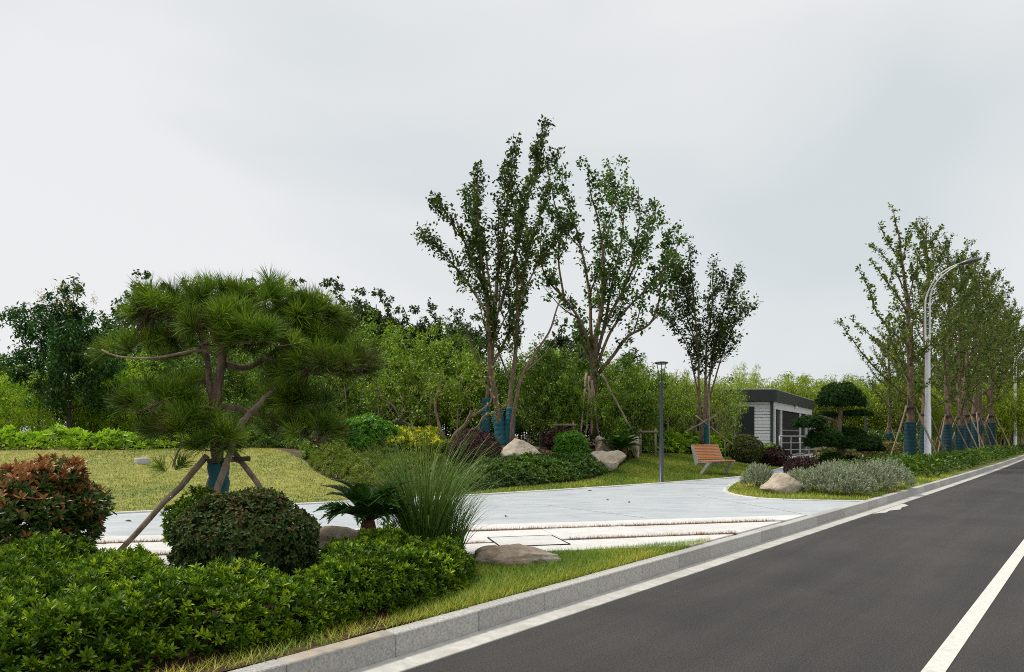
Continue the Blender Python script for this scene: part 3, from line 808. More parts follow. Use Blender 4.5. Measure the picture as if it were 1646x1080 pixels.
for i in pick:
    x = dd[i]; y = nrm(np.cross(x, up[i])); z = np.cross(y, x) * -1
    mt = Matrix([[x[0], y[0], z[0], b[i][0]], [x[1], y[1], z[1], b[i][1]], [x[2], y[2], z[2], b[i][2]], [0, 0, 0, 1]]) @ Matrix.Scale(float(ln[i]), 4)
    o = bpy.data.objects.new('leaf', leaf_proto[min(11, int(tt[i] * 12))]); link(o, root); o.matrix_basis = mt
stems(root, .6, .8, 12, M['bark_dark'])

bb = hit(590, 738)
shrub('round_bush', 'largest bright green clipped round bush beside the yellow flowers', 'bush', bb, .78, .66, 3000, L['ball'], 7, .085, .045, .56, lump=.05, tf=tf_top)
pb = hit(762, 752)
shrub('purple_bush', 'round dark purple leaved bush left of the pale domed boulder', 'bush', pb, .74, .58, 2800, L['purple'], 7, .07, .026, .44, lump=.03, shell=.7, th=(30, 100))
gb = hit(918, 742)
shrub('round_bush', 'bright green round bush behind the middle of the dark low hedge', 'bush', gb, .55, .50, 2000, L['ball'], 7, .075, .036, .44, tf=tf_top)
shrub('dark_bush', 'low dark purplish bush behind the bright green round bush', 'bush', on(908, 23.6), .75, .42, 1100, L['purple'], 7, .09, .035, .36)
yf = hit(672, 745)
shrub('flowering_shrub', 'yellow flowering shrub beside the large round green bush', 'shrub', yf, .85, .50, 1300, L['yellow'], 7, .11, .035, .40, lump=.14, tf=lambda c, d, r: np.clip(np.where((d[:, 2] > .25) & (rnd(len(c)) < .30), .62 + .3 * rnd(len(c)), .05 + .28 * rnd(len(c))), 0, 1), th=(10, 70))
shrub('flowering_shrub', 'low yellow green shrub between the round bush and the fallen trunk', 'shrub', on(640, 20.2), .7, .34, 700, L['lime'], 7, .11, .04, .3, lump=.1)
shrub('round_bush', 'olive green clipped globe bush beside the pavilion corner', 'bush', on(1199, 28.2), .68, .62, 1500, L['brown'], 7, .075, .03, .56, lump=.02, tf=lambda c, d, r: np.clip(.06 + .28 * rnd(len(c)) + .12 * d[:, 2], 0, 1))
shrub('dark_bush', 'small maroon bush at the foot of the handrail', 'bush', on(1246, 28.3), .55, .42, 800, L['purple'], 7, .08, .03, .38)
shrub('flowering_shrub', 'yellow green bush just left of the maroon bush below the handrail', 'bush', on(1236, 29.2), .5, .45, 700, L['bright'], 7, .10, .04, .4)
shrub('dark_bush', 'dark maroon dome bush behind the silver shrubs on the island', 'bush', on(1290, 19.4), .50, .36, 1500, L['purple'], 7, .06, .018, .34, lump=.02, th=(20, 80))
for x_, y_, r_, lb in ((1290, 44, .9, 'round dark green bush right of the white ramp'), (1412, 46, 1.2, 'clipped dark green globe bush beyond the far path'), (1432, 50, 1.3, 'second clipped globe bush beyond the far path')):
    shrub('round_bush', lb, 'bush', on(x_, y_), r_, r_ * .7, 700, L['azalea_mid'], 6, .15, .06)
# silver shrubs on the island
def silver(px, py, r, h, label):
    b = hit(px, py, GZ); b[2] = GZ
    root = empty('silver_shrub', b, 0, label, 'shrub', 'silver grey shrubs on the island')
    n = int(1100 * r / .5)
    q = np.sqrt(rnd(n)) * r; a = rnd(n) * 6.283
    top = h * np.sqrt(np.clip(1 - (q / r) ** 2, .05, 1)) * (.72 + .4 * rnd(n))
    c = np.column_stack([q * np.cos(a), q * np.sin(a), top * (.35 + .65 * rnd(n) ** .6)])
    ax = nrm(np.column_stack([np.cos(a) * q / r * .7, np.sin(a) * q / r * .7, np.ones(n) * .9]) + gauss(n, 3) * .25)
    acc = Acc(); 
    k = 9
    f = np.linspace(0, 1, k)
    bb_ = np.repeat(c, k, 0) + np.repeat(ax, k, 0) * (np.tile(f, n) * .13)[:, None]
    dv = nrm(np.repeat(ax, k, 0) * .9 + perp(np.repeat(ax, k, 0)) * .75)
    acc.add(*leaves(bb_, dv, np.repeat(ax, k, 0), .055 * (.7 + .6 * rnd(n * k)), .013, np.clip(np.repeat(rnd(n) * .5 + .2, k) + gauss(n * k) * .12, 0, 1)))
    acc.build('foliage', L['silver'], root, kind='stuff')
    stems(root, r, h * .8, 10, M['bark_pale'])
for a_ in ((1219, 784, .36, .50, 'small upright silver grey shrub behind the left end of the island boulder'),
           (1296, 787, .55, .42, 'silver grey shrub spilling over the right end of the island boulder'),
           (1330, 793, .55, .55, 'silver grey shrub in front of the cloud pruned pine trunk'),
           (1364, 796, .50, .50, 'silver grey shrub in the middle of the island clump nearest the kerb'),
           (1390, 789, .60, .62, 'silver grey shrub right of the cloud pruned pine'),
           (1424, 785, .55, .62, 'rounded silver grey shrub at the right end of the island clump'),
           (1345, 776, .60, .52, 'silver grey shrub at the back of the island around the pine foot')):
    silver(*a_)
# road side hedges under the street trees
sA = s_of(1452, 4.6)
hp = [RP(s, 3.95) for s in np.linspace(sA + .8, 110, 14)] + [RP(s, 6.6) for s in np.linspace(110, sA - 1.5, 14)] + [RP(sA - 1.2, 5.4)]
hedge('roadside_hedge', 'long low green hedge along the kerb under the row of staked trees', 'hedge', hp, .38, 9000, L['azalea_mid'], 6, .16, .065, nz=.3, edge=.35, tf=lambda x, y: np.clip(.3 + .5 * rnd(len(x)) + .2 * wob(x, y, 1.0), 0, 1))
hp2 = [RP(s, 6.9) for s in np.linspace(sA + 1.5, 100, 12)] + [RP(s, 8.0) for s in np.linspace(100, sA + 2.0, 12)]
hedge('brown_hedge', 'tall olive and rust coloured hedge behind the row of staked trees', 'hedge', hp2, .75, 6000, L['brown'], 6, .15, .055, nz=.2, edge=.3)

# ------------------------------------------------------------------ rocks
def rock(loc, size, rot, label, seed, m='rock', sad=0.0, sub=5, sink=.18, peak=0.0):
    rs = np.random.default_rng(seed)
    bm = bmesh.new(); bmesh.ops.create_icosphere(bm, subdivisions=sub, radius=1)
    v = np.array([tuple(q.co) for q in bm.verts])
    f = np.array([[q.index for q in p.verts] for p in bm.faces]); bm.free()
    r = np.ones(len(v))
    for i in range(11):
        k = nrm(rs.standard_normal(3)); o_ = .50 + .32 * rs.random()
        r = np.minimum(r, np.where(v @ k > .2, o_ / np.maximum(v @ k, .2) * 1.12, 9))
    for i, fq in enumerate((2, 3, 5, 9, 15, 26, 44)):
        for _ in range(2):
            k = rs.standard_normal(3) * fq * .6
            r = r + .055 / (1 + i * .9) * np.sin(v @ k + rs.random() * 6)
    v = v * r[:, None]
    if sad: v[:, 2] -= sad * np.exp(-(v[:, 0] / .45) ** 2) * (v[:, 2] > 0)
    v = v / np.abs(v).max(0)
    if peak: v[:, :2] *= (1 - peak * np.clip(v[:, 2:], 0, 1) ** .9)
    v = v * A(*size) / 2 + A(0, 0, size[2] * (.5 - sink))
    o = child('boulder', mesh_np('boulder', v, f, M[m], smooth=True), None, loc, (0, 0, rot))
    return tag(o, label, 'boulder')
rock(on(834, 6.95), (.95, .55, .29), .12, 'flat rough brown grey boulder lying on the grass by the white paving', 3, 'rock_d', sink=.33, peak=.22)
rock(on(790, 7.15), (.36, .3, .18), .5, 'smaller brown stone touching the flat boulder on its left', 9, 'rock_d')
rock(on(541, 7.45), (.70, .45, .38), .1, 'brown boulder behind the sago palm on its left', 5, 'rock_d')
rock(on(632, 7.4), (.40, .4, .34), .6, 'dark brown boulder between sago palm and tall grass', 12, 'rock_d')
q = hit(833, 748); rock(q, (1.55, 1.1, 1.0), .15, 'pale domed boulder left of the bright green round bush', 21, sink=.22, peak=.5)
q = hit(973, 757); rock(q, (1.45, .8, .72), -.30, 'pale saddle shaped boulder at the right end of the dark low hedge', 33, sad=.28, sink=.12)
q = hit(1020, 736); rock(q, (.55, .7, 1.05), .2, 'upright pale boulder beside the leafy hedge and sago palm', 41, sink=.14)
rock(on(968, 23.5), (.7, .6, .95), .4, 'small brown upright boulder left of the distant sago palm', 52, 'rock_d')
q = hit(1254, 792, GZ); rock(q, (1.05, .62, .62), .1, 'pale wedge shaped boulder on the planted island', 64, sink=.25, peak=.25)
rock(on(1398, 38.5), (1.3, 1.0, 1.6), .3, 'pointed pale stone beyond the red bench', 71)
rock(on(1436, 42), (2.6, 1.4, 1.1), .1, 'low brown boulder beyond the red bench near the far path', 74, 'rock_d')
rock(on(1462, 40), (1.6, 1.2, 1.5), .5, 'brown upright boulder behind the first staked street tree', 77, 'rock_d')

# ------------------------------------------------------------------ sago palms and tall grass
def frond_mesh(Lf, npair, seed):
    rs = np.random.default_rng(seed)
    u = np.linspace(0, 1, 14)
    ang = R(50) - R(74) * u ** 1.3 * (.8 + .2 * rs.random())
    p = np.zeros((14, 3)); st = Lf / 13
    for i in range(1, 14): p[i] = p[i - 1] + A(math.cos(ang[i]), 0, math.sin(ang[i])) * st
    acc = Acc(); acc.add(*tube(p, np.linspace(.007, .002, 14) * Lf / .6, 4, False), .15)
    f = np.linspace(.16, .99, npair); q = np.stack([np.interp(f, u, p[:, i]) for i in range(3)], -1)
    tg = nrm(np.stack([np.interp(f, u, np.gradient(p[:, i])) for i in range(3)], -1))
    up = nrm(np.cross(A(0, 1, 0), tg) * -1)
    for sd_ in (-1, 1):
        d = nrm(tg * .62 + A(0, sd_, 0) * .75 + up * .30 + gauss(npair, 3) * .04)
        Ls = Lf * .24 * np.sin(np.clip(f * 1.05, 0, 1) * PI * .86 + .35)
        acc.add(*leaves(q, d, up, Ls, Lf * .040, np.clip(.5 + gauss(npair) * .2, 0, 1), False, .1, .1))
    return acc.mesh('frond', L['cycad'])
def cycad(loc, Lf, nf, trh, trr, label, seed):
    root = empty('sago_palm', loc, 0, label, 'sago palm')
    acc = Acc()
    acc.add(*lathe([(trr * .8, 0), (trr, trh * .3), (trr * 1.05, trh * .7), (trr * .7, trh), (.01, trh * 1.05)], 14))
    n = 130; a = rnd(n) * 6.283; z = rnd(n) * trh
    b = np.column_stack([np.cos(a) * trr * .9, np.sin(a) * trr * .9, z]); d = nrm(np.column_stack([np.cos(a), np.sin(a), np.ones(n) * 1.2]))
    acc.add(*leaves(b, d, np.tile(A(0, 0, 1), (n, 1)), trr * .6, trr * .3, rnd(n), False))
    acc.build('trunk', M['sago'], root)
    ms = [frond_mesh(Lf, 44, seed + i) for i in range(3)]
    for i in range(nf):
        k = i / nf
        o = child('frond', ms[i % 3], root, (0, 0, trh * .95), (random.gauss(0, .12), R(-30 + 50 * k + random.gauss(0, 5)), i * 2.39996), (.8 + .3 * random.random(),) * 3)
M['sago'] = mat('sago_trunk', (.12, .06, .03), .9, (.34, .17, .08), 20, 8, .8, 40)
cycad(on(592, 6.7), .60, 38, .46, .09, 'dark green sago palm with brown trunk in the foreground bed beside tall grass', 100)
cycad(on(1000, 23.2), .95, 24, .35, .16, 'small distant sago palm between pale boulders', 140)

def reed(loc, hgt, n, label, spread=.16):
    root = empty('ornamental_grass', loc, 0, label, 'ornamental grass')
    K = 7; u = np.linspace(0, 1, K)
    a = rnd(n) * 6.283; ln = hgt * (.55 + .55 * rnd(n)); tilt = np.abs(gauss(n)) * .20 + .05; drp = (.35 + .95 * rnd(n) ** 1.5)
    th = tilt[:, None] + drp[:, None] * u[None] ** 2.2 * 1.2
    st = ln[:, None] / (K - 1)
    rr = np.concatenate([np.zeros((n, 1)), np.cumsum(np.sin(th[:, 1:]) * st, 1)], 1)
    zz = np.concatenate([np.zeros((n, 1)), np.cumsum(np.cos(th[:, 1:]) * st, 1)], 1)
    r0 = np.sqrt(rnd(n)) * spread; a0 = a + gauss(n) * .5
    p = np.stack([r0[:, None] * np.cos(a0)[:, None] + rr * np.cos(a)[:, None], r0[:, None] * np.sin(a0)[:, None] + rr * np.sin(a)[:, None], zz], -1)
    w = (.0045 * (1 - u ** 2 * .85))[None, :, None]
    b = a + gauss(n) * .9
    s = np.stack([-np.sin(b), np.cos(b), np.zeros(n)], -1)[:, None] * w
    V = np.concatenate([p - s, p + s], 1).reshape(-1, 3)
    i = np.arange(n)[:, None] * 2 * K + np.arange(K - 1)[None]
    Q = np.stack([i, i + 1, i + K + 1, i + K], -1).reshape(-1, 4)
    tint = np.clip((rnd(n) ** 1.8 * .55)[:, None] + .40 * (u[None, 1:] ** 1.5) * (.3 + rnd(n, 1)), 0, 1); tint = tint.ravel()
    Acc().add(V, Q, tint).build('blade', L['reed'], root, kind='stuff')
reed(on(682, 7.0), 1.42, 800, 'tall fountain of arching green grass blades beside the sago palm', .17)
reed(on(722, 7.15), .82, 260, 'shorter arching grass tuft on the right of the tall grass fountain', .12)

# small leafy plants round the pine foot
for x_, y_, lb in ((432, 8.0, 'small leafy plant behind the right pine stake'), (655, 6.0, 'leafy sprig above the hedge left of the grass')):
    pass

# ------------------------------------------------------------------ trees
def wiggle(p, amp, f=1.0):
    n = len(p); t = np.arange(n)
    w = np.stack([np.sin(t * f * .5 + random.random() * 6) + .5 * np.sin(t * f * 1.1 + random.random() * 6) for _ in range(3)], -1) * amp
    w *= np.linspace(0, 1, n)[:, None]
    return p + w
def leafy(acc, wood, p, step, tw, nl, LL, W, start=.25, up=.6, clump=.10, tk=.008, tint0=.15, hug=False, tintv=.55):
    """short leafy twigs along a limb"""
    seg = np.linalg.norm(np.diff(p, axis=0), axis=1); cum = np.concatenate([[0], np.cumsum(seg)]); Lt = cum[-1]
    m = max(1, int(Lt * (1 - start) / step))
    f = (start + (1 - start) * (np.arange(m) + rnd(m)) / m) * Lt
    q = np.stack([np.interp(f, cum, p[:, i]) for i in range(3)], -1)
    tg = nrm(np.stack([np.interp(f, cum, np.gradient(p[:, i])) for i in range(3)], -1))
    d = nrm(tg * .55 + perp(tg) * .8 + A(0, 0, up) + gauss(m, 3) * .15)
    ln = tw * (.45 + .9 * rnd(m))
    end = q + d * ln[:, None]
    for i in range(m):
        wood.add(*tube(np.stack([q[i], (q[i] + end[i]) / 2 + A(0, 0, .02), end[i]]), [tk, tk * .7, tk * .4], 3, False))
    k = nl
    u = rnd(m, k) if not hug else .4 + .6 * rnd(m, k)
    b = (q[:, None] + d[:, None] * (ln[:, None] * u)[..., None] + gauss(m, k, 3) * clump).reshape(-1, 3)
    dv = nrm(rdir(m * k) + np.repeat(d, k, 0) * .5 - A(0, 0, .15))
    upv = nrm(gauss(m * k, 3) * .55 + A(0, 0, 1))
    t = np.clip(np.repeat(tint0 + tintv * rnd(m), k) + gauss(m * k) * .14, 0, 1)
    acc.add(*leaves(b, dv, upv, LL * (.7 + .6 * rnd(m * k)), W * (.7 + .6 * rnd(m * k)), t, False, .15, .12))
def px_tree(name, label, cat, base, limbs, m, bark, LL, W, step, tw, nl, seed, sub=3, subl=.35, wrap=None, up=.6, clump=.1, hug=False, start=.25, group=None, limbstart=None):
    """a tree whose main limbs follow measured courses, each with its own depth"""
    random.seed(seed)
    root = empty(name, base, 0, label, cat, group)
    wood, fol = Acc(), Acc()
    Y0 = base[1]
    for pts, dy, r0, r1 in limbs:
        n = len(pts)
        q = np.array([P(x, y, Y0 + dy[0] + (dy[1] - dy[0]) * i / (n - 1)) for i, (x, y) in enumerate(pts)]) - base
        c = wiggle(spline(q, .22), .025)
        wood.add(*tube(c, np.linspace(r0 * .74, r1 * .8, len(c)), 8))
        leafy(fol, wood, c, step, tw, nl, LL, W, start, up, clump, hug=hug)
        for j in range(sub):
            i0 = int(len(c) * (.30 + .60 * (j + random.random() * .6) / sub))
            if i0 >= len(c) - 2: continue
            tg = nrm(c[min(i0 + 2, len(c) - 1)] - c[i0])
            sd_ = nrm(perp(tg[None])[0] * .75 + tg * .65 + A(0, 0, .55))
            ll_ = subl * (len(c) - i0) * .22 * (.6 + .7 * random.random()) + .35
            s = wiggle(spline(np.stack([c[i0], c[i0] + sd_ * ll_ * .5, c[i0] + sd_ * ll_ + A(0, 0, ll_ * .22)]), .2), .02)
            rr = (r0 + (r1 - r0) * i0 / len(c)) * .5
            wood.add(*tube(s, np.linspace(rr, .008, len(s)), 5))
            leafy(fol, wood, s, step, tw, nl, LL, W, .15, up, clump, hug=hug)
    wood.build('trunk', M[bark], root, smooth=True)
    fol.build('crown', m, root, kind='stuff')
    return root
def wrap_part(root, pts, rad, name='trunk_wrap', m='wrap'):
    """cloth wound round the trunk in overlapping turns"""
    c = spline(pts, .05); r = np.interp(np.linspace(0, 1, len(c)), np.linspace(0, 1, len(rad)), rad)
    r = r * (1 + .045 * ((np.arange(len(c)) % 3) - 1)) + gauss(len(c)) * .003
    acc = Acc().add(*tube(c, r, 12))
    return acc.build(name, M[m], root)
def stake_part(root, a, b, r=.03, name='support_pole'):
    a = np.asarray(a, float); b = np.asarray(b, float); n = 8
    p = a + (b - a) * np.linspace(0, 1, n)[:, None] + gauss(n, 3) * r * .18
    return Acc().add(*tube(p, np.linspace(r * 1.1, r * .85, n), 7)).build(name, M['pole_wood'], root, smooth=True)

# tall multi stemmed tree
bA = on(815, 22.0)
tA = px_tree('tall_tree', 'tallest multi stemmed tree with airy crown and blue green wrapped feet', 'tree', bA, [
    ([(806, 714), (797, 640), (788, 590), (785, 530), (783, 470), (775, 430), (768, 350), (768, 268)], (0, -1.2), .15, .02),
    ([(789, 590), (795, 500), (803, 420), (815, 330), (822, 275), (825, 230)], (0, .8), .12, .02),
    ([(802, 500), (825, 420), (845, 330), (862, 280), (872, 225), (880, 198)], (.3, 1.4), .085, .015),
    ([(855, 300), (878, 265), (897, 248)], (1.1, 1.6), .03, .010),
    ([(786, 500), (770, 440), (745, 385), (718, 345), (699, 322)], (-.3, -2.2), .07, .014),
    ([(785, 510), (762, 470), (728, 425), (700, 395), (672, 378)], (.2, 1.8), .06, .012),
    ([(790, 480), (778, 400), (758, 340), (748, 300)], (.2, 1.5), .055, .012),
    ([(817, 714), (820, 640), (829, 560), (836, 480), (850, 400), (868, 345), (880, 300)], (.2, 2.0), .13, .016),
    ([(830, 540), (832, 470), (828, 400), (838, 330), (846, 285)], (.4, -1.6), .07, .014),
    ([(836, 480), (862, 430), (890, 390), (902, 352)], (.6, 2.2), .05, .012),
    ([(820, 610), (800, 560), (790, 500), (778, 470), (740, 452)], (.1, -1.0), .045, .012),
], L['tree'], 'bark', .135, .082, .12, .28, 20, 3, sub=2, subl=.30, clump=.085, start=.34)
Acc().add(*tube(wiggle(spline(np.array([P(822, 712, 21.7), P(826, 660, 21.6), P(842, 600, 21.6), P(880, 535, 21.9), P(905, 475, 22.2)]) - bA, .2), .03), np.linspace(.075, .02, len(spline(np.array([P(822, 712, 21.7), P(826, 660, 21.6), P(842, 600, 21.6), P(880, 535, 21.9), P(905, 475, 22.2)]) - bA, .2))), 8)).add(
    *tube(spline(np.array([P(842, 600, 21.6), P(870, 575, 21.4), P(897, 548, 21.2)]) - bA, .2), np.linspace(.035, .012, len(spline(np.array([P(842, 600, 21.6), P(870, 575, 21.4), P(897, 548, 21.2)]) - bA, .2))), 6)).build('bare_stem', M['bark'], tA, smooth=True)
for p0, p1, r_ in ((( 807, 716), (800, 660), .21), ((817, 716), (822, 655), .20)):
    wrap_part(tA, np.array([P(*p0, 21.98), P((p0[0] + p1[0]) / 2, (p0[1] + p1[1]) / 2, 22.0), P(*p1, 22.02)]) - bA, [r_ * 1.05, r_ * .92, r_ * .8])
b2 = on(779, 24.0)
t2 = px_tree('slender_tree', 'slender tree with blue green wrapped foot left of the tallest tree', 'tree', b2, [
    ([(779, 708), (783, 640), (790, 560), (800, 500), (806, 440), (812, 395)], (0, .6), .11, .02),
    ([(790, 560), (775, 510), (765, 470)], (0, -1), .05, .012), ([(792, 550), (822, 490), (835, 450)], (0, 1), .05, .012)], L['tree'], 'bark', .11, .06, .2, .4, 12, 5, sub=2)
wrap_part(t2, np.array([P(779, 712, 24), P(780, 680, 24), P(782, 640, 24)]) - b2, [.2, .17, .15])

# broad tree with rounded leaf tufts
bB = on(955, 26.0)
tB = px_tree('spreading_tree', 'wide spreading tree with round leaf tufts on curved bare branches', 'tree', bB, [
    ([(955, 706), (956, 640), (954, 590), (958, 540), (968, 490), (966, 430)], (0, -.4), .25, .06),
    ([(955, 605), (945, 548), (930, 512), (907, 480), (880, 448), (868, 415), (870, 370)], (0, -1.5), .11, .016),
    ([(907, 480), (898, 420), (900, 360), (889, 315), (893, 285)], (-.6, -1.0), .06, .014),
    ([(955, 590), (950, 535), (948, 480), (935, 400), (918, 345), (906, 305), (904, 272)], (0, 1.4), .11, .015),
    ([(957, 560), (965, 500), (972, 460), (966, 380), (950, 310), (945, 262)], (0, -1.2), .10, .015),
    ([(966, 380), (985, 330), (978, 265)], (-.5, .6), .04, .012),
    ([(957, 580), (972, 520), (985, 450), (1000, 380), (1003, 330), (1004, 288)], (0, 1.6), .10, .015),
    ([(958, 570), (978, 510), (1000, 470), (1020, 400), (1028, 350), (1027, 300)], (0, -1.8), .09, .014),
    ([(1000, 470), (1030, 405), (1045, 360), (1054, 322)], (-.7, .5), .055, .012),
    ([(956, 600), (978, 540), (1005, 500), (1050, 455), (1078, 425), (1094, 382)], (0, 1.0), .09, .014),
    ([(1040, 465), (1062, 440), (1080, 395), (1085, 370)], (.6, -.8), .04, .012),
    ([(1050, 462), (1080, 448), (1100, 436)], (.6, 1.5), .03, .012),
    ([(962, 600), (985, 572), (1010, 540), (1045, 520), (1058, 488), (1066, 440), (1090, 412)], (0, -1.4), .10, .014),
], L['tree_b'], 'bark', .15, .10, .34, .36, 30, 8, sub=3, subl=.38, clump=.11, hug=True, start=.22)
# airy tree right of the garden lamp
bC = on(1133, 27.0)
tC = px_tree('airy_tree', 'airy upright tree of several thin stems behind the slatted bench', 'tree', bC, [
    ([(1131, 712), (1133, 640), (1136, 560), (1145, 480), (1148, 418)], (0, .5), .09, .014),
    ([(1127, 712), (1124, 640), (1121, 550), (1114, 470), (1107, 392)], (0, -.8), .08, .014),
    ([(1134, 690), (1142, 600), (1155, 530), (1175, 465), (1187, 430)], (.1, 1.0), .07, .012),
    ([(1140, 640), (1165, 560), (1190, 505), (1218, 490)], (.2, -.8), .05, .010),
    ([(1126, 650), (1105, 560), (1078, 512), (1062, 502)], (-.2, 1.2), .05, .010),
    ([(1122, 560), (1095, 480), (1090, 430)], (-.3, .6), .04, .010)], L['tree'], 'bark', .14, .085, .15, .32, 17, 12, sub=4, clump=.10, start=.36)
wrap_part(tC, np.array([P(1136, 724, 27), P(1136, 700, 27), P(1135, 678, 27)]) - bC, [.16, .14, .13])
for a_, b_ in (((1139, 632), (1141, 728)), ((1118, 668), (1180, 716)), ((1150, 668), (1100, 695))):
    stake_part(tC, P(*a_, 26.9) - bC, P(*b_, 26.0) - bC, .03)

# ------------------------------------------------------------------ leaning poles and rails among the trees
def pole(label, pa, pb, Ya, Yb, r, name='support_pole', m='pole_wood'):
    a, b = P(*pa, Ya), P(*pb, Yb)
    n = 9; p = a + (b - a) * np.linspace(0, 1, n)[:, None] + gauss(n, 3) * r * .25
    o = Acc().add(*tube(p, np.linspace(r, r * .8, n), 7)).build(name, M[m], None, smooth=True, origin=b)
    return tag(o, label, 'pole')
pole('longest slanting bare pole leaning left of the garden lamp', (966, 600), (1013, 687), 24.6, 24.0, .042)
for i, (xt, xb) in enumerate(((942, 934), (947, 942), (951, 950), (952, 962))):
    pole(('leftmost', 'second from left', 'third from left', 'rightmost')[i] + ' of four pale upright poles under the spreading tree', (xt, 600 + 6 * i), (xb, 698), 24.9, 24.4 + .2 * i, .045, m='bark_pale')
def rail(label, x0, x1, y, yb, Y):
    b = P((x0 + x1) / 2, yb, Y); root = empty('wooden_rail', b, 0, label, 'rail')
    a0, a1 = P(x0, y, Y) - b, P(x1, y, Y) - b
    Acc().add(*tube(np.stack([a0, a1]), .045, 7)).build('crossbar', M['pole_wood'], root)
    for f in (.12, .88):
        c = a0 + (a1 - a0) * f
        Acc().add(*tube(np.stack([c + A(0, .06, .12), c + A(0, .06, -1.1)]), .04, 7)).build('post', M['pole_wood'], root)
rail('low wooden tree rail behind the dark purplish bush', 889, 926, 683, 705, 23.9)
rail('short wooden tree rail left of the slatted bench behind the hedge', 1026, 1058, 694, 708, 25.0)

# gnarled leaning trunks
def gnarled(label, base, paths, m='bark', name='gnarled_tree', leaf=None):
    b = P(*base); root = empty(name, b, 0, label, 'tree')
    acc = Acc(); fol = Acc()
    for pts, Y0, Y1, r0, r1 in paths:
        q = np.array([P(x, y, Y0 + (Y1 - Y0) * i / (len(pts) - 1)) for i, (x, y) in enumerate(pts)]) - b
        c = wiggle(spline(q, .12), .018, 1.6)
        acc.add(*tube(c, np.linspace(r0, r1, len(c)) * (1 + .12 * gauss(len(c))), 9))
        if leaf: leafy(fol, acc, c, .16, .45, 12, .10, .05, .55, .6, .14)
    acc.build('trunk', M[m], root, smooth=True)
    if leaf: fol.build('crown', leaf, root, kind='stuff')
gnarled('twisted pale brown trunk leaning right between purple bush and tall trees', (722, 716, 20.6), [
    ([(722, 718), (735, 695), (748, 682), (759, 660)], 20.6, 20.3, .09, .05), ([(735, 697), (765, 688), (780, 668), (798, 662), (815, 650)], 20.6, 21.0, .045, .02), ([(720, 716), (708, 690), (700, 650), (712, 600)], 20.6, 20.9, .06, .02), ([(752, 675), (790, 640), (760, 590)], 20.4, 20.8, .04, .015)], leaf=L['wood1'])
gnarled('dark gnarled trunk leaning left above the yellow flowering shrub', (680, 706, 20.8), [
    ([(682, 708), (668, 692), (645, 680), (636, 678)], 20.8, 20.6, .12, .09), ([(648, 682), (630, 650), (612, 640), (600, 610)], 20.6, 21.2, .045, .015), ([(640, 680), (652, 662), (668, 664), (672, 676)], 20.6, 20.2, .03, .012)], 'bark_dark', leaf=L['wood1'])

# ------------------------------------------------------------------ ginkgo row
def ginkgo_meshes(seed, h, lean):
    random.seed(seed)
    wood, fol = Acc(), Acc()
    z = np.linspace(0, h, 12)
    tr = np.column_stack([lean * (z / h) ** 2 * h + .05 * np.sin(z * 1.3 + seed), .05 * np.sin(z * 1.7 + seed * 2), z])
    c = spline(tr, .3)
    wood.add(*tube(c, np.interp(np.linspace(0, 1, len(c)), [0, .1, .3, .7, 1], [.21, .175, .14, .06, .012]), 10))
    nb = 26
    for i in range(nb):
        f = .24 + .70 * (i / nb) ** .95
        i0 = int(f * (len(c) - 1)); o_ = c[i0]
        az = i * 2.39996 + random.random() * .5
        ln = (3.9 * (1 - f) ** .70 + .40) * (.75 + .45 * random.random())
        el = R(30 + 26 * f + random.random() * 14)
        dr = A(math.cos(az), math.sin(az), 0)
        q = np.stack([o_, o_ + dr * ln * .45 * math.cos(el) + A(0, 0, ln * .40 * math.sin(el)), o_ + dr * ln * .8 * math.cos(el) + A(0, 0, ln * .85 * math.sin(el)), o_ + dr * ln * .95 * math.cos(el) + A(0, 0, ln * 1.12 * math.sin(el))])
        b = wiggle(spline(q, .22), .03)
        r0 = .05 * (1 - f) + .014
        wood.add(*tube(b, np.linspace(r0, .007, len(b)), 5))
        leafy(fol, wood, b, .18, .16, 10, .115, .095, .12, .4, .05, .005, hug=False)
        for j in range(3):
            k = int(len(b) * (.3 + .2 * j)); 
            if k >= len(b) - 1: continue
            dd = nrm(dr * .5 + A(random.gauss(0, .6), random.gauss(0, .6), .9)); l2 = ln * (.22 + .16 * random.random())
            s = spline(np.stack([b[k], b[k] + dd * l2 * .5, b[k] + dd * l2 + A(0, 0, .1)]), .2)
            wood.add(*tube(s, np.linspace(.014, .005, len(s)), 4, False))
            leafy(fol, wood, s, .17, .14, 8, .10, .08, .1, .4, .05, .005)
    leafy(fol, wood, c, .15, .14, 8, .10, .08, .62, .4, .05, .005)
    return wood.mesh('trunk', M['bark'], True), fol.mesh('crown', L['ginkgo'])
def copy_thing(root, loc, rz, label, scale=1.0):
    r = root.copy(); COL.objects.link(r); r.location = tuple(map(float, loc)); r.rotation_euler = (0, 0, rz); r.scale = (scale,) * 3; r['label'] = label
    for ch in list(root.children):
        c = ch.copy(); COL.objects.link(c); c.parent = r
        for g in list(ch.children):
            d = g.copy(); COL.objects.link(d); d.parent = c
    return r
GR = 'row of staked street trees along the kerb'
def ginkgo_proto(seed, h, lean, loc, rz, label, scale=1.0):
    root = empty('street_tree', loc, rz, label, 'tree', GR, scale=scale)
    a, b = ginkgo_meshes(seed, h, lean)
    child('trunk', a, root); child('crown', b, root, kind='stuff')
    wrap_part(root, A([0, 0, .02], [0, 0, .6], [.0, 0, 1.2], [0, 0, 1.85]), [.26, .235, .225, .215], m='wrap_dark')
    for k in range(3):
        az = R(75 + 120 * k)
        o = stake_part(root, (.16 * math.cos(az), .16 * math.sin(az), 2.35), (1.15 * math.cos(az), 1.15 * math.sin(az), .0), .035)
    # ties
    Acc().add(*tube(A([0, 0, 2.22], [0, 0, 2.34]), .21, 10)).build('tie_band', M['bark_dark'], root)
    return root
lt = 5.9
sg = s_of(1463, lt)
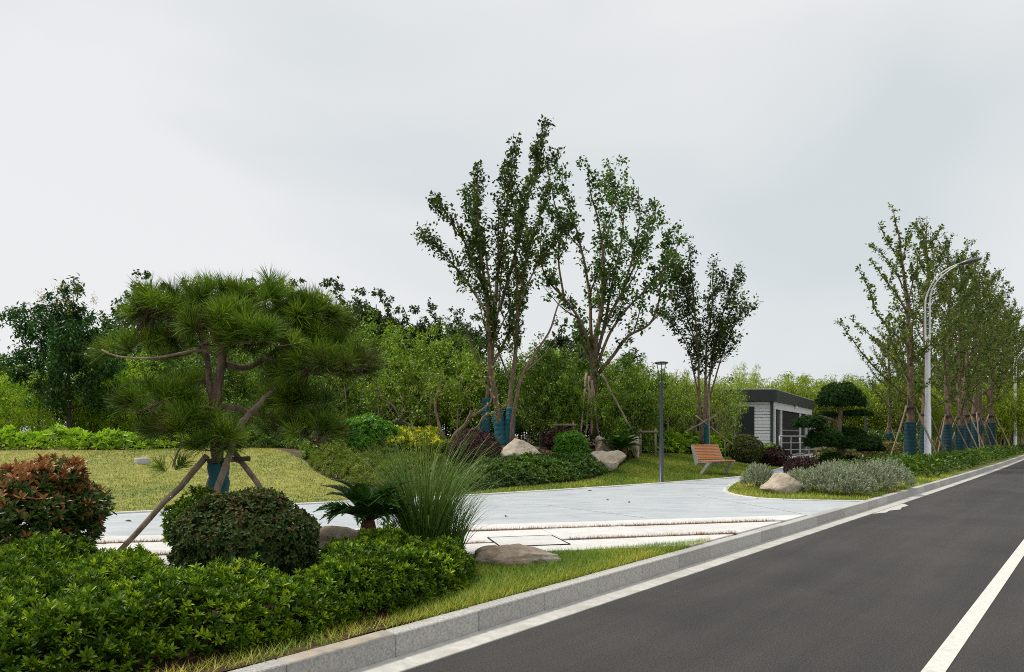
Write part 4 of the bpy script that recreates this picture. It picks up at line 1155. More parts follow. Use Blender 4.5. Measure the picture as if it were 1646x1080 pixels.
ord_ = ['nearest and largest', 'second', 'third', 'fourth', 'fifth', 'sixth', 'seventh', 'eighth', 'ninth', 'tenth', 'eleventh', 'twelfth', 'thirteenth']
protos = []
for k in range(13):
    s = sg + 4.3 * k
    p = RP(s, lt + (random.random() - .5) * .3 * (k > 0)); loc = (*p, float(H(*p)))
    if k == 0: lb = 'nearest and largest staked street tree beside the first white street lamp'
    else: lb = ord_[k] + ' staked street tree along the kerb counted from the one beside the first street lamp'
    if k == 0:
        b0 = A(*loc)
        g1 = px_tree('street_tree', lb, 'tree', b0, [
            ([(1463, 752), (1464, 690), (1463, 600), (1459, 500), (1452, 430), (1443, 380), (1436, 335)], (0, 0), .24, .016),
            ([(1457, 636), (1426, 610), (1392, 576), (1367, 541), (1346, 514)], (0, -1.2), .06, .009), ([(1457, 594), (1422, 563), (1392, 533), (1371, 512)], (0, 1.3), .06, .009),
            ([(1459, 555), (1435, 533), (1409, 503), (1397, 469), (1380, 427)], (0, .8), .06, .009), ([(1456, 500), (1439, 469), (1418, 444), (1401, 418)], (0, -1.0), .05, .009),
            ([(1451, 462), (1439, 435), (1418, 409), (1395, 392)], (0, .8), .045, .009), ([(1446, 420), (1427, 388), (1412, 360)], (0, -.4), .035, .008),
            ([(1458, 500), (1465, 461), (1478, 405), (1482, 371)], (0, -.8), .045, .009), ([(1450, 428), (1456, 397), (1469, 363)], (0, .5), .035, .008),
            ([(1461, 543), (1469, 512), (1490, 461), (1503, 405)], (0, 1.2), .05, .009), ([(1463, 585), (1490, 559), (1512, 533)], (0, -1.4), .05, .009),
            ([(1462, 615), (1445, 575), (1432, 545), (1428, 500)], (0, -2.0), .05, .009), ([(1463, 620), (1480, 590), (1494, 560), (1500, 500)], (0, 2.0), .05, .009),
            ([(1463, 640), (1480, 625), (1505, 610)], (0, -1.6), .04, .008), ([(1460, 560), (1452, 520), (1440, 490)], (0, 2.0), .045, .009)],
            L['ginkgo'], 'bark', .12, .09, .15, .16, 11, 31, sub=1, subl=.22, up=.4, clump=.05, start=.16, group=GR)
        wrap_part(g1, A([0, 0, .02], [0, 0, .6], [.0, 0, 1.2], [0, 0, 1.85]), [.26, .235, .225, .215], m='wrap_dark')
        for j in range(3):
            az = R(75 + 120 * j)
            stake_part(g1, (.16 * math.cos(az), .16 * math.sin(az), 2.5), (1.15 * math.cos(az), 1.15 * math.sin(az), .0), .035)
        Acc().add(*tube(A([0, 0, 2.38], [0, 0, 2.5]), .21, 10)).build('tie_band', M['bark_dark'], g1)
        continue
    if k < 4:
        protos.append(ginkgo_proto(21 + k, 10.2 + .9 * (k > 0), (-.030, .01, .02, -.01)[k], loc, random.random() * 6.28, lb))
    else:
        copy_thing(protos[k % 3], loc, random.random() * 6.28, lb, 1.08 + .16 * random.random())
for k in range(6):
    s = sg + 19 + 7.5 * k
    p = RP(s, 10.4 + random.random()); loc = (*p, float(H(*p)))
    copy_thing(protos[(k + 1) % 3], loc, random.random() * 6.28, ('first', 'second', 'third', 'fourth', 'fifth', 'sixth')[k] + ' wrapped tree of the back row behind the staked street trees, counted from the left', .78 + .15 * random.random())

# ------------------------------------------------------------------ leaning pine in the foreground
bP = on(343, 7.25)
pine = empty('pine_tree', bP, 0, 'broad flat topped pine with blue green wrapped trunk propped on wooden stakes', 'pine tree')
YP = 7.25
def PP(x, y, dy=0.0): return P(x, y, YP + dy) - bP
wood = Acc()
limbsP = [
    ([(345, 868), (350, 800), (350, 743), (346, 680), (350, 630), (355, 590), (362, 545), (375, 510)], (0, -.05), .080, .036),
    ([(344, 650), (337, 615), (333, 575), (320, 530), (300, 505)], (0, .35), .045, .02),
    ([(350, 655), (375, 655), (401, 664), (430, 672), (470, 690), (510, 712)], (0, .35), .04, .014),
    
    ([(358, 585), (400, 590), (450, 560), (500, 545)], (0, .3), .04, .015),
    ([(420, 575), (480, 590), (540, 598), (590, 585)], (.1, -.25), .03, .012),
    ([(375, 510), (420, 505), (470, 500), (520, 515)], (0, .3), .04, .014),
    ([(372, 515), (400, 540), (430, 545)], (0, -.6), .03, .012),
    ([(375, 510), (340, 490), (290, 500), (240, 495)], (0, -.2), .035, .012),
    ([(376, 508), (400, 470), (434, 455)], (0, .1), .03, .012),
    ([(345, 655), (310, 655), (270, 645), (230, 660)], (0, -.3), .03, .012),
    ([(346, 670), (320, 700), (290, 720), (278, 750)], (0, .35), .022, .008),
]
limb_pts = []
for pts, dy, r0, r1 in limbsP:
    q = np.array([PP(x, y, dy[0] + (dy[1] - dy[0]) * i / (len(pts) - 1)) for i, (x, y) in enumerate(pts)])
    c = wiggle(spline(q, .06), .006, .8)
    wood.add(*tube(c, np.linspace(r0, r1, len(c)) * (1 + .06 * gauss(len(c))), 10)); limb_pts.append(c)
LP_ = np.concatenate(limb_pts)
# foliage pads: centre px, depth offset, half sizes in metres, number of tufts
pads = [((268, 508), -.15, .36, .32, .13, 40), ((345, 492), .1, .44, .42, .12, 54), ((425, 494), .15, .36, .40, .12, 42), ((360, 530), -.45, .38, .25, .15, 38), ((412, 556), -.6, .34, .22, .15, 38),
        ((495, 518), .25, .34, .36, .15, 54), ((470, 552), .35, .36, .30, .13, 34), ((520, 560), .2, .20, .25, .12, 20), ((510, 598), -.2, .30, .26, .12, 30), ((558, 594), -.25, .26, .24, .14, 34), ((470, 598), .3, .30, .26, .16, 28),
        ((222, 572), .1, .30, .30, .08, 24), ((280, 562), .25, .26, .24, .11, 18), ((248, 655), -.2, .34, .30, .16, 36), ((300, 692), -.15, .34, .28, .18, 36), ((345, 718), -.3, .24, .22, .13, 22),
        ((478, 655), .2, .36, .32, .17, 46), ((440, 690), .35, .32, .26, .14, 28), ((505, 700), .25, .28, .26, .14, 34), ((278, 758), .0, .07, .08, .05, 4), ((433, 466), .1, .03, .03, .05, 3), ((315, 640), .3, .3, .25, .14, 18)]
tc_, ta_, tt_ = [], [], []
for (x, y), dy, rx, ry, rz, n in pads:
    c = PP(x, y, dy)
    n = int(n * .74); d = rdir(n); d[:, 2] = np.abs(d[:, 2]) * 1.15 - .30; d = nrm(d)
    q = c + d * A(rx, ry, rz) * (.55 + .45 * rnd(n))[:, None]
    tc_.append(q); ta_.append(nrm(d * A(.8, .8, .7) + A(0, 0, .55) + gauss(n, 3) * .22)); tt_.append(np.clip(.40 + .42 * d[:, 2] + gauss(n) * .26, .0, 1))  # tint rises with height: sunlit tops and shaded undersides put into the colour
    for i in range(n):
        if i % 2: continue
        k = LP_[np.argmin(np.linalg.norm(LP_ - q[i], axis=1) + rnd(len(LP_)) * .1)]
        mid = (k + q[i]) / 2 + A(*(gauss(3) * .03)) - A(0, 0, .03)
        wood.add(*tube(spline(np.stack([k, mid, q[i]]), .1), np.linspace(.010, .005, len(spline(np.stack([k, mid, q[i]]), .1))), 4, False))
wood.build('trunk', M['bark'], pine, smooth=True)
TC, TA, TT = np.concatenate(tc_), np.concatenate(ta_), np.concatenate(tt_)
def tuft(nn, seed, ln=.205, tone=(.35, .9)):
    rs = np.random.default_rng(seed)
    u = rs.random(nn)
    b = np.column_stack([rs.standard_normal((nn, 2)) * .006, u * .085])
    az = rs.random(nn) * 6.283; th = R(14) + R(60) * rs.random(nn) ** .8 * (1.15 - .5 * u)
    d = np.column_stack([np.cos(az) * np.sin(th), np.sin(az) * np.sin(th), np.cos(th)])
    l = ln * (.7 + .5 * rs.random(nn))
    tip = b + d * l[:, None] - A(0, 0, 1) * (l * .13 * np.sin(th))[:, None]
    mid = b + d * l[:, None] * .55
    s = nrm(np.cross(d, rs.standard_normal((nn, 3)))) * .0023
    V = np.stack([b - s, b + s, mid + s, mid - s, tip], 1).reshape(-1, 3)
    T = (np.arange(nn)[:, None, None] * 5 + np.array([[0, 1, 2], [0, 2, 3], [3, 2, 4]])[None]).reshape(-1, 3)
    return V, T, np.repeat(np.clip(tone[0] + (tone[1] - tone[0]) * rs.random(nn), 0, 1), 3)
tm = []
for g in range(3):                       # brown old needles, middle ones, and lighter ones painted as sunlit tops
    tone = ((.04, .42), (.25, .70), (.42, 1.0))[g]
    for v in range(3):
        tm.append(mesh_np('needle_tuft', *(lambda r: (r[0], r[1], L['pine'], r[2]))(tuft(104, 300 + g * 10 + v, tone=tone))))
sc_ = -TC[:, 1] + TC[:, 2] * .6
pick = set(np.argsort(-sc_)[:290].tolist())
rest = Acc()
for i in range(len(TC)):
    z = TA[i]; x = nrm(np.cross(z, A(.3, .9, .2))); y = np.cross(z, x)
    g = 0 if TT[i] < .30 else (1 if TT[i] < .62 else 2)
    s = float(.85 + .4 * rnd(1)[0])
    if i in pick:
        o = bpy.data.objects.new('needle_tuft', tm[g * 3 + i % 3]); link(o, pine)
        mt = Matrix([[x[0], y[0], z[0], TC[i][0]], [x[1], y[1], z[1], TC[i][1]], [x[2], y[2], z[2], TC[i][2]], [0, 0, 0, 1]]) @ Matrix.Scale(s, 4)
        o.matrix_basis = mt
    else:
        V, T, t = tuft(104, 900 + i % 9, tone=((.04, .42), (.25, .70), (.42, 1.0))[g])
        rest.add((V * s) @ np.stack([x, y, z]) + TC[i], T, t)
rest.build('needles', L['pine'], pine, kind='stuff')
wrap_part(pine, np.array([PP(343, 885), PP(348, 830), PP(352, 790), PP(351, 742)]), [.125, .115, .108, .108])
# stakes and the tied frame carry the pine
stake_part(pine, PP(333, 733, -.10), PP(169, 912, -.55), .030)
stake_part(pine, PP(340, 812, -.35), PP(384, 690, -.22), .034)
stake_part(pine, PP(384, 690, -.22), PP(403, 660, -.2), .032); stake_part(pine, PP(402, 663, -.2), PP(444, 622, -.15), .027)
stake_part(pine, PP(375, 722, .05), PP(502, 902, -.35), .028)
stake_part(pine, PP(352, 740, .1), PP(318, 812, .5), .022)
Acc().add(*tube(np.stack([PP(334, 741, -.14), PP(402, 737, -.10)]), .026, 8)).build('crossbar', M['bark_dark'], pine)
Acc().add(*tube(np.stack([PP(366, 733, -.2), PP(384, 742, .2)]), .022, 8)).build('crossbar', M['bark_dark'], pine)
Acc().add(*tube(spline(np.array([PP(164, 562, -.3), PP(190, 573, -.3), PP(250, 575, -.25), PP(320, 563, -.1), PP(345, 570, 0)]), .06), np.linspace(.008, .018, len(spline(np.array([PP(164, 562, -.3), PP(190, 573, -.3), PP(250, 575, -.25), PP(320, 563, -.1), PP(345, 570, 0)]), .06))), 6)).build('bare_branch', M['bark_pale'], pine)
Acc().add(*tube(spline(np.array([PP(312, 654, -.25), PP(330, 653, -.2), PP(350, 658, -.08)]), .05), .014, 6)).build('branch_stub', M['bark_pale'], pine)

# ------------------------------------------------------------------ cloud pruned pine on the island
bN = hit(1347, 763, GZ); bN[2] = GZ
nw = empty('cloud_pruned_pine', bN, 0, 'cloud pruned dark pine with tiered foliage pads on the island', 'pine tree')
YN = bN[1]
QN = lambda x, y, dy=0.: P(x, y, YN + dy) - bN
wood = Acc()
for pts, dy, r0, r1 in (([(1349, 768), (1352, 735), (1347, 700), (1350, 668), (1351, 630)], (0, 0), .15, .06), ([(1349, 680), (1330, 672), (1310, 670), (1292, 685)], (0, -.4), .05, .02), ([(1350, 668), (1375, 664), (1392, 664)], (0, .2), .045, .02),
                        ([(1350, 720), (1330, 712), (1318, 712)], (0, -.4), .06, .03), ([(1350, 705), (1375, 708), (1392, 716)], (0, -.3), .06, .03), ([(1350, 735), (1335, 740)], (0, -.4), .05, .03), ([(1350, 700), (1362, 692)], (0, .5), .05, .03)):
    q = np.array([QN(x, y, dy[0] + (dy[1] - dy[0]) * i / (len(pts) - 1)) for i, (x, y) in enumerate(pts)])
    c = wiggle(spline(q, .1), .01); wood.add(*tube(c, np.linspace(r0, r1, len(c)), 9))
wood.build('trunk', M['bark'], nw, smooth=True)
wrap_part(nw, A([0, 0, .0], [.05, 0, .25], [.09, 0, .55]), [.19, .17, .16])
for (x, y), dy, rx, ry, rz in (((1350, 645), 0, .72, .68, .62), ((1375, 666), .1, .48, .45, .12), ((1330, 668), .2, .32, .3, .09), ((1298, 683), -.35, .46, .40, .26), ((1308, 676), -.2, .3, .3, .16),
                               ((1325, 712), -.35, .62, .55, .50), ((1384, 716), -.25, .62, .55, .34), ((1362, 698), .45, .55, .45, .22), ((1338, 746), -.35, .45, .42, .36), ((1366, 748), .3, .34, .34, .30), ((1400, 722), -.1, .40, .36, .20)):
    c = QN(x, y, dy); n = int(3600 * rx * (rz + .4))
    d = rdir(n); d[:, 2] = np.where(d[:, 2] < -.25, -.25 * rnd(n), d[:, 2])
    q = d * A(rx, ry, rz) * (1 - .55 * rnd(n) ** 2)[:, None] * (1 + .05 * np.sin(d[:, :1] * 9 + x) + .04 * np.sin(d[:, 1:2] * 11 + y))
    ax = nrm(d * .6 + A(0, 0, .75) + gauss(n, 3) * .25)
    acc = Acc(); rosettes(acc, q + c, ax, 8, .075, .020, np.clip(.2 + .35 * rnd(n) + .22 * d[:, 2], 0, 1), False, 20, 88)
    acc.build('foliage_pad', L['niwaki'], nw, kind='stuff')

# ------------------------------------------------------------------ background planting
def gen_tree(seed, h, cr, tr, mleaf, nlimb, nclump, per, LL, W, low=.3, tall=1.0, bark='bark_dark', sig=.30, upv=.55):
    """trunk, limbs and a crown of leaf clumps round the limb ends"""
    random.seed(seed)
    wood, fol = Acc(), Acc()
    z = np.linspace(0, h * .86, 9)
    c = wiggle(np.column_stack([0 * z, 0 * z, z]), .10)
    wood.add(*tube(c, np.linspace(tr, tr * .25, 9), 7, False))
    ends = []
    for i in range(nlimb):
        f = low + (.95 - low) * (i + random.random()) / nlimb
        o_ = c[int(f * 8)]
        az = i * 2.39996 + random.random()
        prof = math.sin(min(1, (f - low) / (1 - low) * .8 + .25) * PI) ** .6
        ln = cr * prof * (.7 + .5 * random.random())
        q = np.stack([o_, o_ + A(math.cos(az) * ln * .5, math.sin(az) * ln * .5, ln * .30 * tall), o_ + A(math.cos(az) * ln, math.sin(az) * ln, ln * .75 * tall)])
        b = wiggle(spline(q, .35), .05)
        wood.add(*tube(b, np.linspace(tr * .38, .012, len(b)), 4, False))
        k0 = len(b) // 3
        ends += [b[j] for j in range(k0, len(b))]
    ends.append(c[-1]); ends.append(c[-1] + A(0, 0, h * .08))
    ends = np.array(ends)
    cc = ends[RNG.integers(0, len(ends), nclump)] + gauss(nclump, 3) * A(sig, sig, sig * .8)
    n = nclump * per
    b = np.repeat(cc, per, 0) + gauss(n, 3) * sig * .42
    dv = nrm(rdir(n) + A(0, 0, -.25)); up = nrm(gauss(n, 3) * .6 + A(0, 0, upv * 2))
    t = np.clip(np.repeat(.12 + .6 * rnd(nclump), per) + gauss(n) * .13, 0, 1)
    fol.add(*leaves(b, dv, up, LL * (.7 + .6 * rnd(n)), W * (.7 + .6 * rnd(n)), t, False, .15, .15))
    return wood.mesh('trunk', M[bark], True), fol.mesh('crown', mleaf)
def bamboo_meshes(seed, h, r, nc, nleaf, mleaf, f0=.28):
    random.seed(seed)
    wood, fol = Acc(), Acc()
    bs, ds = [], []
    for i in range(nc):
        a = random.random() * 6.28; q = r * math.sqrt(random.random()) * .6; hh = h * (.65 + .4 * random.random())
        o_ = A(q * math.cos(a), q * math.sin(a), 0); l = .10 + .16 * random.random(); a2 = a + random.gauss(0, .7)
        u = np.linspace(0, 1, 8)
        c = o_ + np.column_stack([np.cos(a2) * l * hh * u ** 2, np.sin(a2) * l * hh * u ** 2, hh * (u - .06 * u ** 3)])
        wood.add(*tube(c, np.linspace(.025, .008, 8), 4, False))
        k = nleaf // nc; f = f0 + (1 - f0) * rnd(k) ** .8
        p = np.stack([np.interp(f, u, c[:, j]) for j in range(3)], -1)
        off = nrm(np.column_stack([gauss(k, 2), rnd(k) * .6])) * (.10 + .65 * rnd(k) * np.sin(np.clip(f, 0, 1) * PI * .8 + .3))[:, None]
        bs.append(p + off); ds.append(nrm(off + A(0, 0, -.35) + gauss(k, 3) * .3))
    b, d = np.concatenate(bs), np.concatenate(ds); n = len(b)
    fol.add(*leaves(b, d, nrm(gauss(n, 3) * .5 + A(0, 0, 1)), .24 * (.7 + .6 * rnd(n)), .05, np.clip(.15 + .6 * rnd(n), 0, 1), False, .1, .2))
    return wood.mesh('culms', M['culm'], True), fol.mesh('foliage', mleaf)
M['culm'] = mat('bamboo_culm', (.24, .21, .06), .6, (.40, .34, .13), 4)

SETS = {
    'wood': [gen_tree(500 + i, 6.0, 2.0, .09, L['wood1'], 16, 300, 22, .17, .085, .12) for i in range(4)],
    'dark': [gen_tree(540 + i, 6.0, 2.1, .10, L['wood2'], 16, 300, 22, .17, .09, .10) for i in range(3)],
    'poplar': [gen_tree(560 + i, 10.0, 1.5, .12, L['poplar'], 22, 270, 16, .21, .19, .30, 1.5, sig=.24) for i in range(3)],
    'lime': [gen_tree(580 + i, 4.0, 1.6, .06, L['lime'], 16, 300, 22, .17, .035, .05, 1.3) for i in range(2)],
    'koel': [gen_tree(590, 7.0, 2.6, .10, L['koel'], 24, 520, 30, .20, .085, .30, .55, sig=.26)],
    'under': [gen_tree(600 + i, 2.6, 1.1, .04, L['wood2'], 12, 130, 22, .14, .07, .05, .9) for i in range(3)],
    'bamboo': [bamboo_meshes(620 + i, 5.6, 1.2, 20, 4200, L['bamboo']) for i in range(3)],
    'culm': [bamboo_meshes(660 + i, 5.6, 1.5, 16, 900, L['bamboo'], .55) for i in range(2)],
    'young': [gen_tree(640 + i, 4.6, 1.2, .05, L['wood1'], 13, 110, 16, .14, .07, .25, 1.4, bark='bark_pale', sig=.22) for i in range(3)],
}
NM = {'wood': ('leafy_tree', 'tree', 'crown'), 'dark': ('dense_tree', 'tree', 'crown'), 'poplar': ('poplar_tree', 'tree', 'crown'), 'lime': ('willow_shrub', 'shrub', 'crown'),
      'koel': ('goldenrain_tree', 'tree', 'crown'), 'under': ('shade_shrub', 'shrub', 'crown'), 'bamboo': ('bamboo_clump', 'bamboo', 'foliage'), 'culm': ('bamboo_clump', 'bamboo', 'foliage'), 'young': ('young_tree', 'tree', 'crown')}
_cnt = {}
def plant(kind, px, Y, hgt, label, group=None, wide=1.0):
    b = on(px, Y); ms = SETS[kind]; i = _cnt.get(kind, 0); _cnt[kind] = i + 1
    base_h = {'wood': 6.0, 'dark': 6.0, 'poplar': 10.0, 'lime': 4.0, 'koel': 7.0, 'under': 2.6, 'bamboo': 5.6, 'culm': 5.6, 'young': 4.6}[kind]
    s = hgt / base_h / 1.03
    r = empty(NM[kind][0], b, random.random() * 6.28, label, NM[kind][1], group, scale=s)
    r.scale = (s * wide, s * wide, s)
    a, c = ms[i % len(ms)]
    child('culms' if kind in ('bamboo', 'culm') else 'trunk', a, r); child(NM[kind][2], c, r, kind='stuff')
    return r
def top(py, px, Y):
    """height of a plant whose tip shows at row py"""
    return CAM_H + (700 - py) / F * Y - float(on(px, Y)[2])
random.seed(5)
LM = [(-200, 'left of the picture edge'), (20, 'at the left edge'), (70, 'left of the dark layered tree'), (150, 'right of the dark layered tree'), (230, 'behind the left branches of the leaning pine'), (320, 'behind the trunk of the leaning pine'), (420, 'behind the right half of the leaning pine'), (520, 'behind the right branch tips of the leaning pine'),
      (570, 'above the largest round bush'), (630, 'above the yellow flowering shrub'), (690, 'behind the tall grass fountain'), (735, 'above the purple bush'), (780, 'at the wrapped feet of the tallest tree'), (825, 'above the pale domed boulder'), (880, 'above the bright green round bush'), (930, 'at the foot of the spreading tree'),
      (970, 'above the saddle shaped boulder'), (1010, 'at the longest slanting pole'), (1045, 'just left of the garden lamp'), (1075, 'just right of the garden lamp'), (1110, 'above the slatted bench'), (1140, 'behind the airy tree'), (1175, 'left of the pavilion siding'), (1215, 'at the pavilion corner'), (1255, 'above the pavilion roof'), (1290, 'above the right end of the pavilion'),
      (1330, 'above the cloud pruned pine'), (1380, 'right of the cloud pruned pine'), (1430, 'left of the first staked street tree'), (1490, 'behind the first street lamp'), (1550, 'between the two nearest street lamps'), (1600, 'behind the second street lamp'), (1650, 'at the right edge')]
_used = {}
def where(label, px):
    ph = [b for a, b in LM if a <= px][-1] if px >= -200 else LM[0][1]
    k = label + ' ' + ph
    _used[k] = _used.get(k, 0) + 1
    n = _used[k]
    return k if n == 1 else k + (', second one', ', third one', ', fourth one', ', further one')[min(n, 5) - 2]
# single trees one can tell apart
plant('koel', 112, 22.5, top(440, 112, 22.5), 'dark layered tree with yellow flower sprays on the far left', wide=.95)
kf = empty('x', (0, 0, 0)); bpy.data.objects.remove(kf)
kroot = [o for o in COL.objects if o.name == 'goldenrain_tree'][0]
n = 420
cc = np.column_stack([gauss(26) * .9, gauss(26) * .9, 6.0 + rnd(26) * .9]); cc[:, 2] -= .45 * np.hypot(cc[:, 0], cc[:, 1])
b = np.repeat(cc, 22, 0) + gauss(26 * 22, 3) * A(.07, .07, .16)
Acc().add(*leaves(b, nrm(rdir(len(b)) + A(0, 0, .8)), rdir(len(b)), .07, .035, rnd(len(b)))).build('flower_sprays', L['koelf'], kroot, kind='stuff')
LB_P = 'sparse skyline poplar'
for x_, y_, Y_ in ((222, 442, 36), (262, 462, 38), (300, 455, 37), (345, 462, 36), (395, 452, 38), (440, 470, 36), (478, 458, 37), (520, 452, 36), (548, 462, 38), (575, 470, 37), (604, 468, 36), (628, 482, 38), (650, 505, 37), (672, 500, 39), (700, 496, 38), (735, 505, 40), (765, 512, 38), (905, 520, 40), (935, 520, 38), (1010, 555, 42)):
    plant('poplar', x_, Y_, top(y_ - 26, x_, Y_), where(LB_P, x_), 'poplars along the back of the wood', .95)
LB_W = 'mid green leafy tree'
LB_D = 'dense darker green tree'
for x_, y_, Y_, k in ((-60, 500, 30, 'dark'), (-10, 545, 27, 'wood'), (30, 560, 29, 'dark'), (165, 520, 30, 'wood'), (200, 530, 27, 'wood'), (250, 530, 29, 'dark'), (300, 520, 30, 'wood'), (350, 525, 28, 'dark'), (400, 520, 30, 'wood'), (450, 525, 28, 'dark'), (500, 520, 29, 'wood'), (548, 528, 27, 'dark'),
                     (590, 500, 28, 'wood'), (625, 522, 26, 'wood'), (660, 502, 28, 'wood'), (695, 515, 26.5, 'wood'), (728, 505, 29, 'dark'), (757, 545, 26, 'wood'), (795, 560, 28, 'dark'), (835, 545, 29, 'wood'), (868, 540, 27, 'dark'), (900, 540, 29, 'wood'), (930, 550, 28, 'dark'),
                     (975, 555, 29, 'wood'), (1005, 565, 28, 'dark'), (1035, 572, 30, 'wood'), (1065, 590, 31, 'dark'), (872, 532, 24.6, 'dark'), (982, 592, 25.2, 'wood'), (912, 585, 25.0, 'wood')):
    plant(k, x_, Y_, top(y_, x_, Y_), where(LB_W if k == 'wood' else LB_D, x_), 'leafy trees of the wood behind the mound' if k == 'wood' else 'dark trees of the wood behind the mound', .92)
# deeper rows close the view through the trunks
for i in range(30):
    x_ = -90 + i * 42 + random.random() * 20; Y_ = 40 + random.random() * 6; k = ('wood', 'dark')[i % 2]
    yt = 560 if x_ < 800 else 590
    if x_ > 1030: yt = 612
    plant(k, x_, Y_, top(yt + random.random() * 16, x_, Y_), where(('deep ' if i % 2 else 'far ') + (LB_W if k == 'wood' else LB_D), x_), 'leafy trees of the wood behind the mound' if k == 'wood' else 'dark trees of the wood behind the mound', .95)
LB_L = 'lime green willowy shrub'
for x_, y_, Y_ in ((-25, 600, 22), (22, 590, 23.5), (62, 600, 22.5), (150, 580, 24.5), (175, 560, 25), (205, 590, 24)):
    plant('lime', x_, Y_, top(y_, x_, Y_), where(LB_L, x_), 'lime green shrubs above the bright hedge', 1.0)
LB_U = 'small leaved shade shrub'
for i in range(24):
    x_ = 100 + i * 40 + random.random() * 16
    Y_ = 23.6 + random.random() * 2.5 + (2.0 if 620 < x_ < 1000 else 0) + (2.5 if x_ >= 1000 else 0)
    plant('under', x_, Y_, 1.5 + random.random() * 1.2, where(LB_U, x_), 'shade shrubs at the foot of the wood')
LB_Y = 'young thin trunked tree'
for x_, y_, Y_ in ((520, 560, 23.5), (555, 555, 23), (610, 560, 23), (645, 545, 23.6), (690, 560, 23.2), (735, 570, 23.8), (868, 560, 25), (890, 575, 24.4), (985, 580, 26.5), (1020, 590, 26), (1050, 600, 27), (1075, 590, 28), (1100, 600, 29), (1165, 600, 29.5), (1092, 610, 30.2)):
    plant('young', x_, Y_, top(y_, x_, Y_), where(LB_Y, x_), 'young thin trees in front of the wood')
LB_B = 'yellow green bamboo clump'
for i in range(13):
    x_ = 1010 + i * 27 + random.random() * 10; Y_ = 54 + random.random() * 4
    plant('bamboo', x_, Y_, top(592 + random.random() * 14, x_, Y_), where(LB_B, x_), 'bamboo clumps around the pavilion', 1.15)
for i in range(16):
    x_ = 1330 + i * 22 + random.random() * 10; Y_ = 52 + random.random() * 8
    plant('bamboo', x_, Y_, top(598 + random.random() * 14, x_, Y_), where(LB_B, x_), 'bamboo clumps around the pavilion', 1.2)
for x_, y_, Y_ in ((1082, 585, 31), (1104, 600, 30.6), (1126, 605, 31.4), (1152, 595, 31), (1172, 600, 31.8)):
    plant('culm', x_, Y_, top(y_, x_, Y_), where('sparse bare bamboo clump', x_), 'sparse bamboo clumps in front of the pavilion wall', .75)
for x_, y_, Y_ in ((1052, 600, 32), (1196, 575, 38.8), (1032, 600, 31.5)):
    plant('bamboo', x_, Y_, top(y_, x_, Y_), where('tall thin bamboo clump', x_), 'bamboo clumps in front of the pavilion wall', .55)
LB_F = 'distant leafy tree far back'
for i in range(20):
    x_ = 1050 + i * 36 + random.random() * 16; Y_ = 74 + random.random() * 12
    plant(('wood', 'dark')[i % 2], x_, Y_, top(596 + random.random() * 18 - (20 if x_ > 1400 else 0), x_, Y_), where(LB_F, x_), 'distant trees beyond the bamboo', 1.1)

# ------------------------------------------------------------------ benches
def bench(loc, rz, w, label, slatm, sidem, nb=9, ns=5):
    """slatted seat and back on two slanting legs; faces local -Y"""
    root = empty('bench', loc, rz, label, 'bench')
    y0, z0 = .20, .44; by, bz = .40, .92                # seat's back edge, back's top
    for i in range(ns):
        y = -.26 + i * .104
        child('seat_slat', bev_mesh('seat_slat', *boxVT(-w / 2, w / 2, -.046, .046, -.018, .018), M[slatm], .005), root, (0, y, z0 + .012 * (i == 0)))
    dx, dz = (by - y0) / nb, (bz - z0 - .04) / nb
    ang = math.atan2(bz - z0, by - y0)
    me = bev_mesh('back_slat', *boxVT(-w / 2, w / 2, -dz * .44, dz * .44, -.016, .016), M[slatm], .005)
    for i in range(nb):
        child('back_slat', me, root, (0, y0 + dx * (i + .5) + .01, z0 + .05 + dz * (i + .5)), (ang, 0, 0))
    for s in (-1, 1):
        x = s * (w / 2 + .012)
        side = [(y0 - .02, z0 - .06), (y0 + .10, z0 - .16), (by + .075, bz - .02), (by + .055, bz + .03), (by - .005, bz + .02), (y0 - .02, z0 + .02)]
        V = [(x - .011, a, b) for a, b in side] + [(x + .011, a, b) for a, b in side]
        n_ = len(side); T = [list(range(n_))[::-1], list(range(n_, 2 * n_))] + [[i, (i + 1) % n_, n_ + (i + 1) % n_, n_ + i] for i in range(n_)]
        child('side_panel', bev_mesh('side_panel', V, T, M[sidem], .003), root)
        leg = [(-.29, z0 - .022), (-.17, z0 - .022), (.20, .0), (.06, .0)]
        V = [(x * .93 - .03, a, b) for a, b in leg] + [(x * .93 + .03, a, b) for a, b in leg]
        T = [[3, 2, 1, 0], [4, 5, 6, 7]] + [[i, (i + 1) % 4, 4 + (i + 1) % 4, 4 + i] for i in range(4)]
        child('leg', bev_mesh('leg', V, T, M[sidem], .004), root)
        Vb, Tb = boxVT(x * .93 - .03, x * .93 + .03, -.29, y0 + .02, z0 - .05, z0 - .02)
        child('seat_beam', bev_mesh('seat_beam', Vb, Tb, M[sidem], .003), root)
    Vb, Tb = boxVT(-w / 2, w / 2, y0 + .06, y0 + .10, z0 - .14, z0 + .02)
    child('back_rail', bev_mesh('back_rail', Vb, Tb, M[sidem], .003), root)
    Vb, Tb = boxVT(-w / 2 - .02, w / 2 + .02, by + .0, by + .05, bz + .022, bz + .04)
    child('top_cap', bev_mesh('top_cap', Vb, Tb, M[slatm], .004), root)
    return root
q = hit(1150, 763)
bench(q, R(34), 1.18, 'orange brown slatted bench with slanting grey legs on the lawn', 'slat', 'bench_side')
b2_ = on(1404, 33.5)
bench(b2_, R(-170), 1.5, 'distant reddish wooden bench beyond the cloud pruned pine', 'slat_red', 'pole_wood', 5, 5)

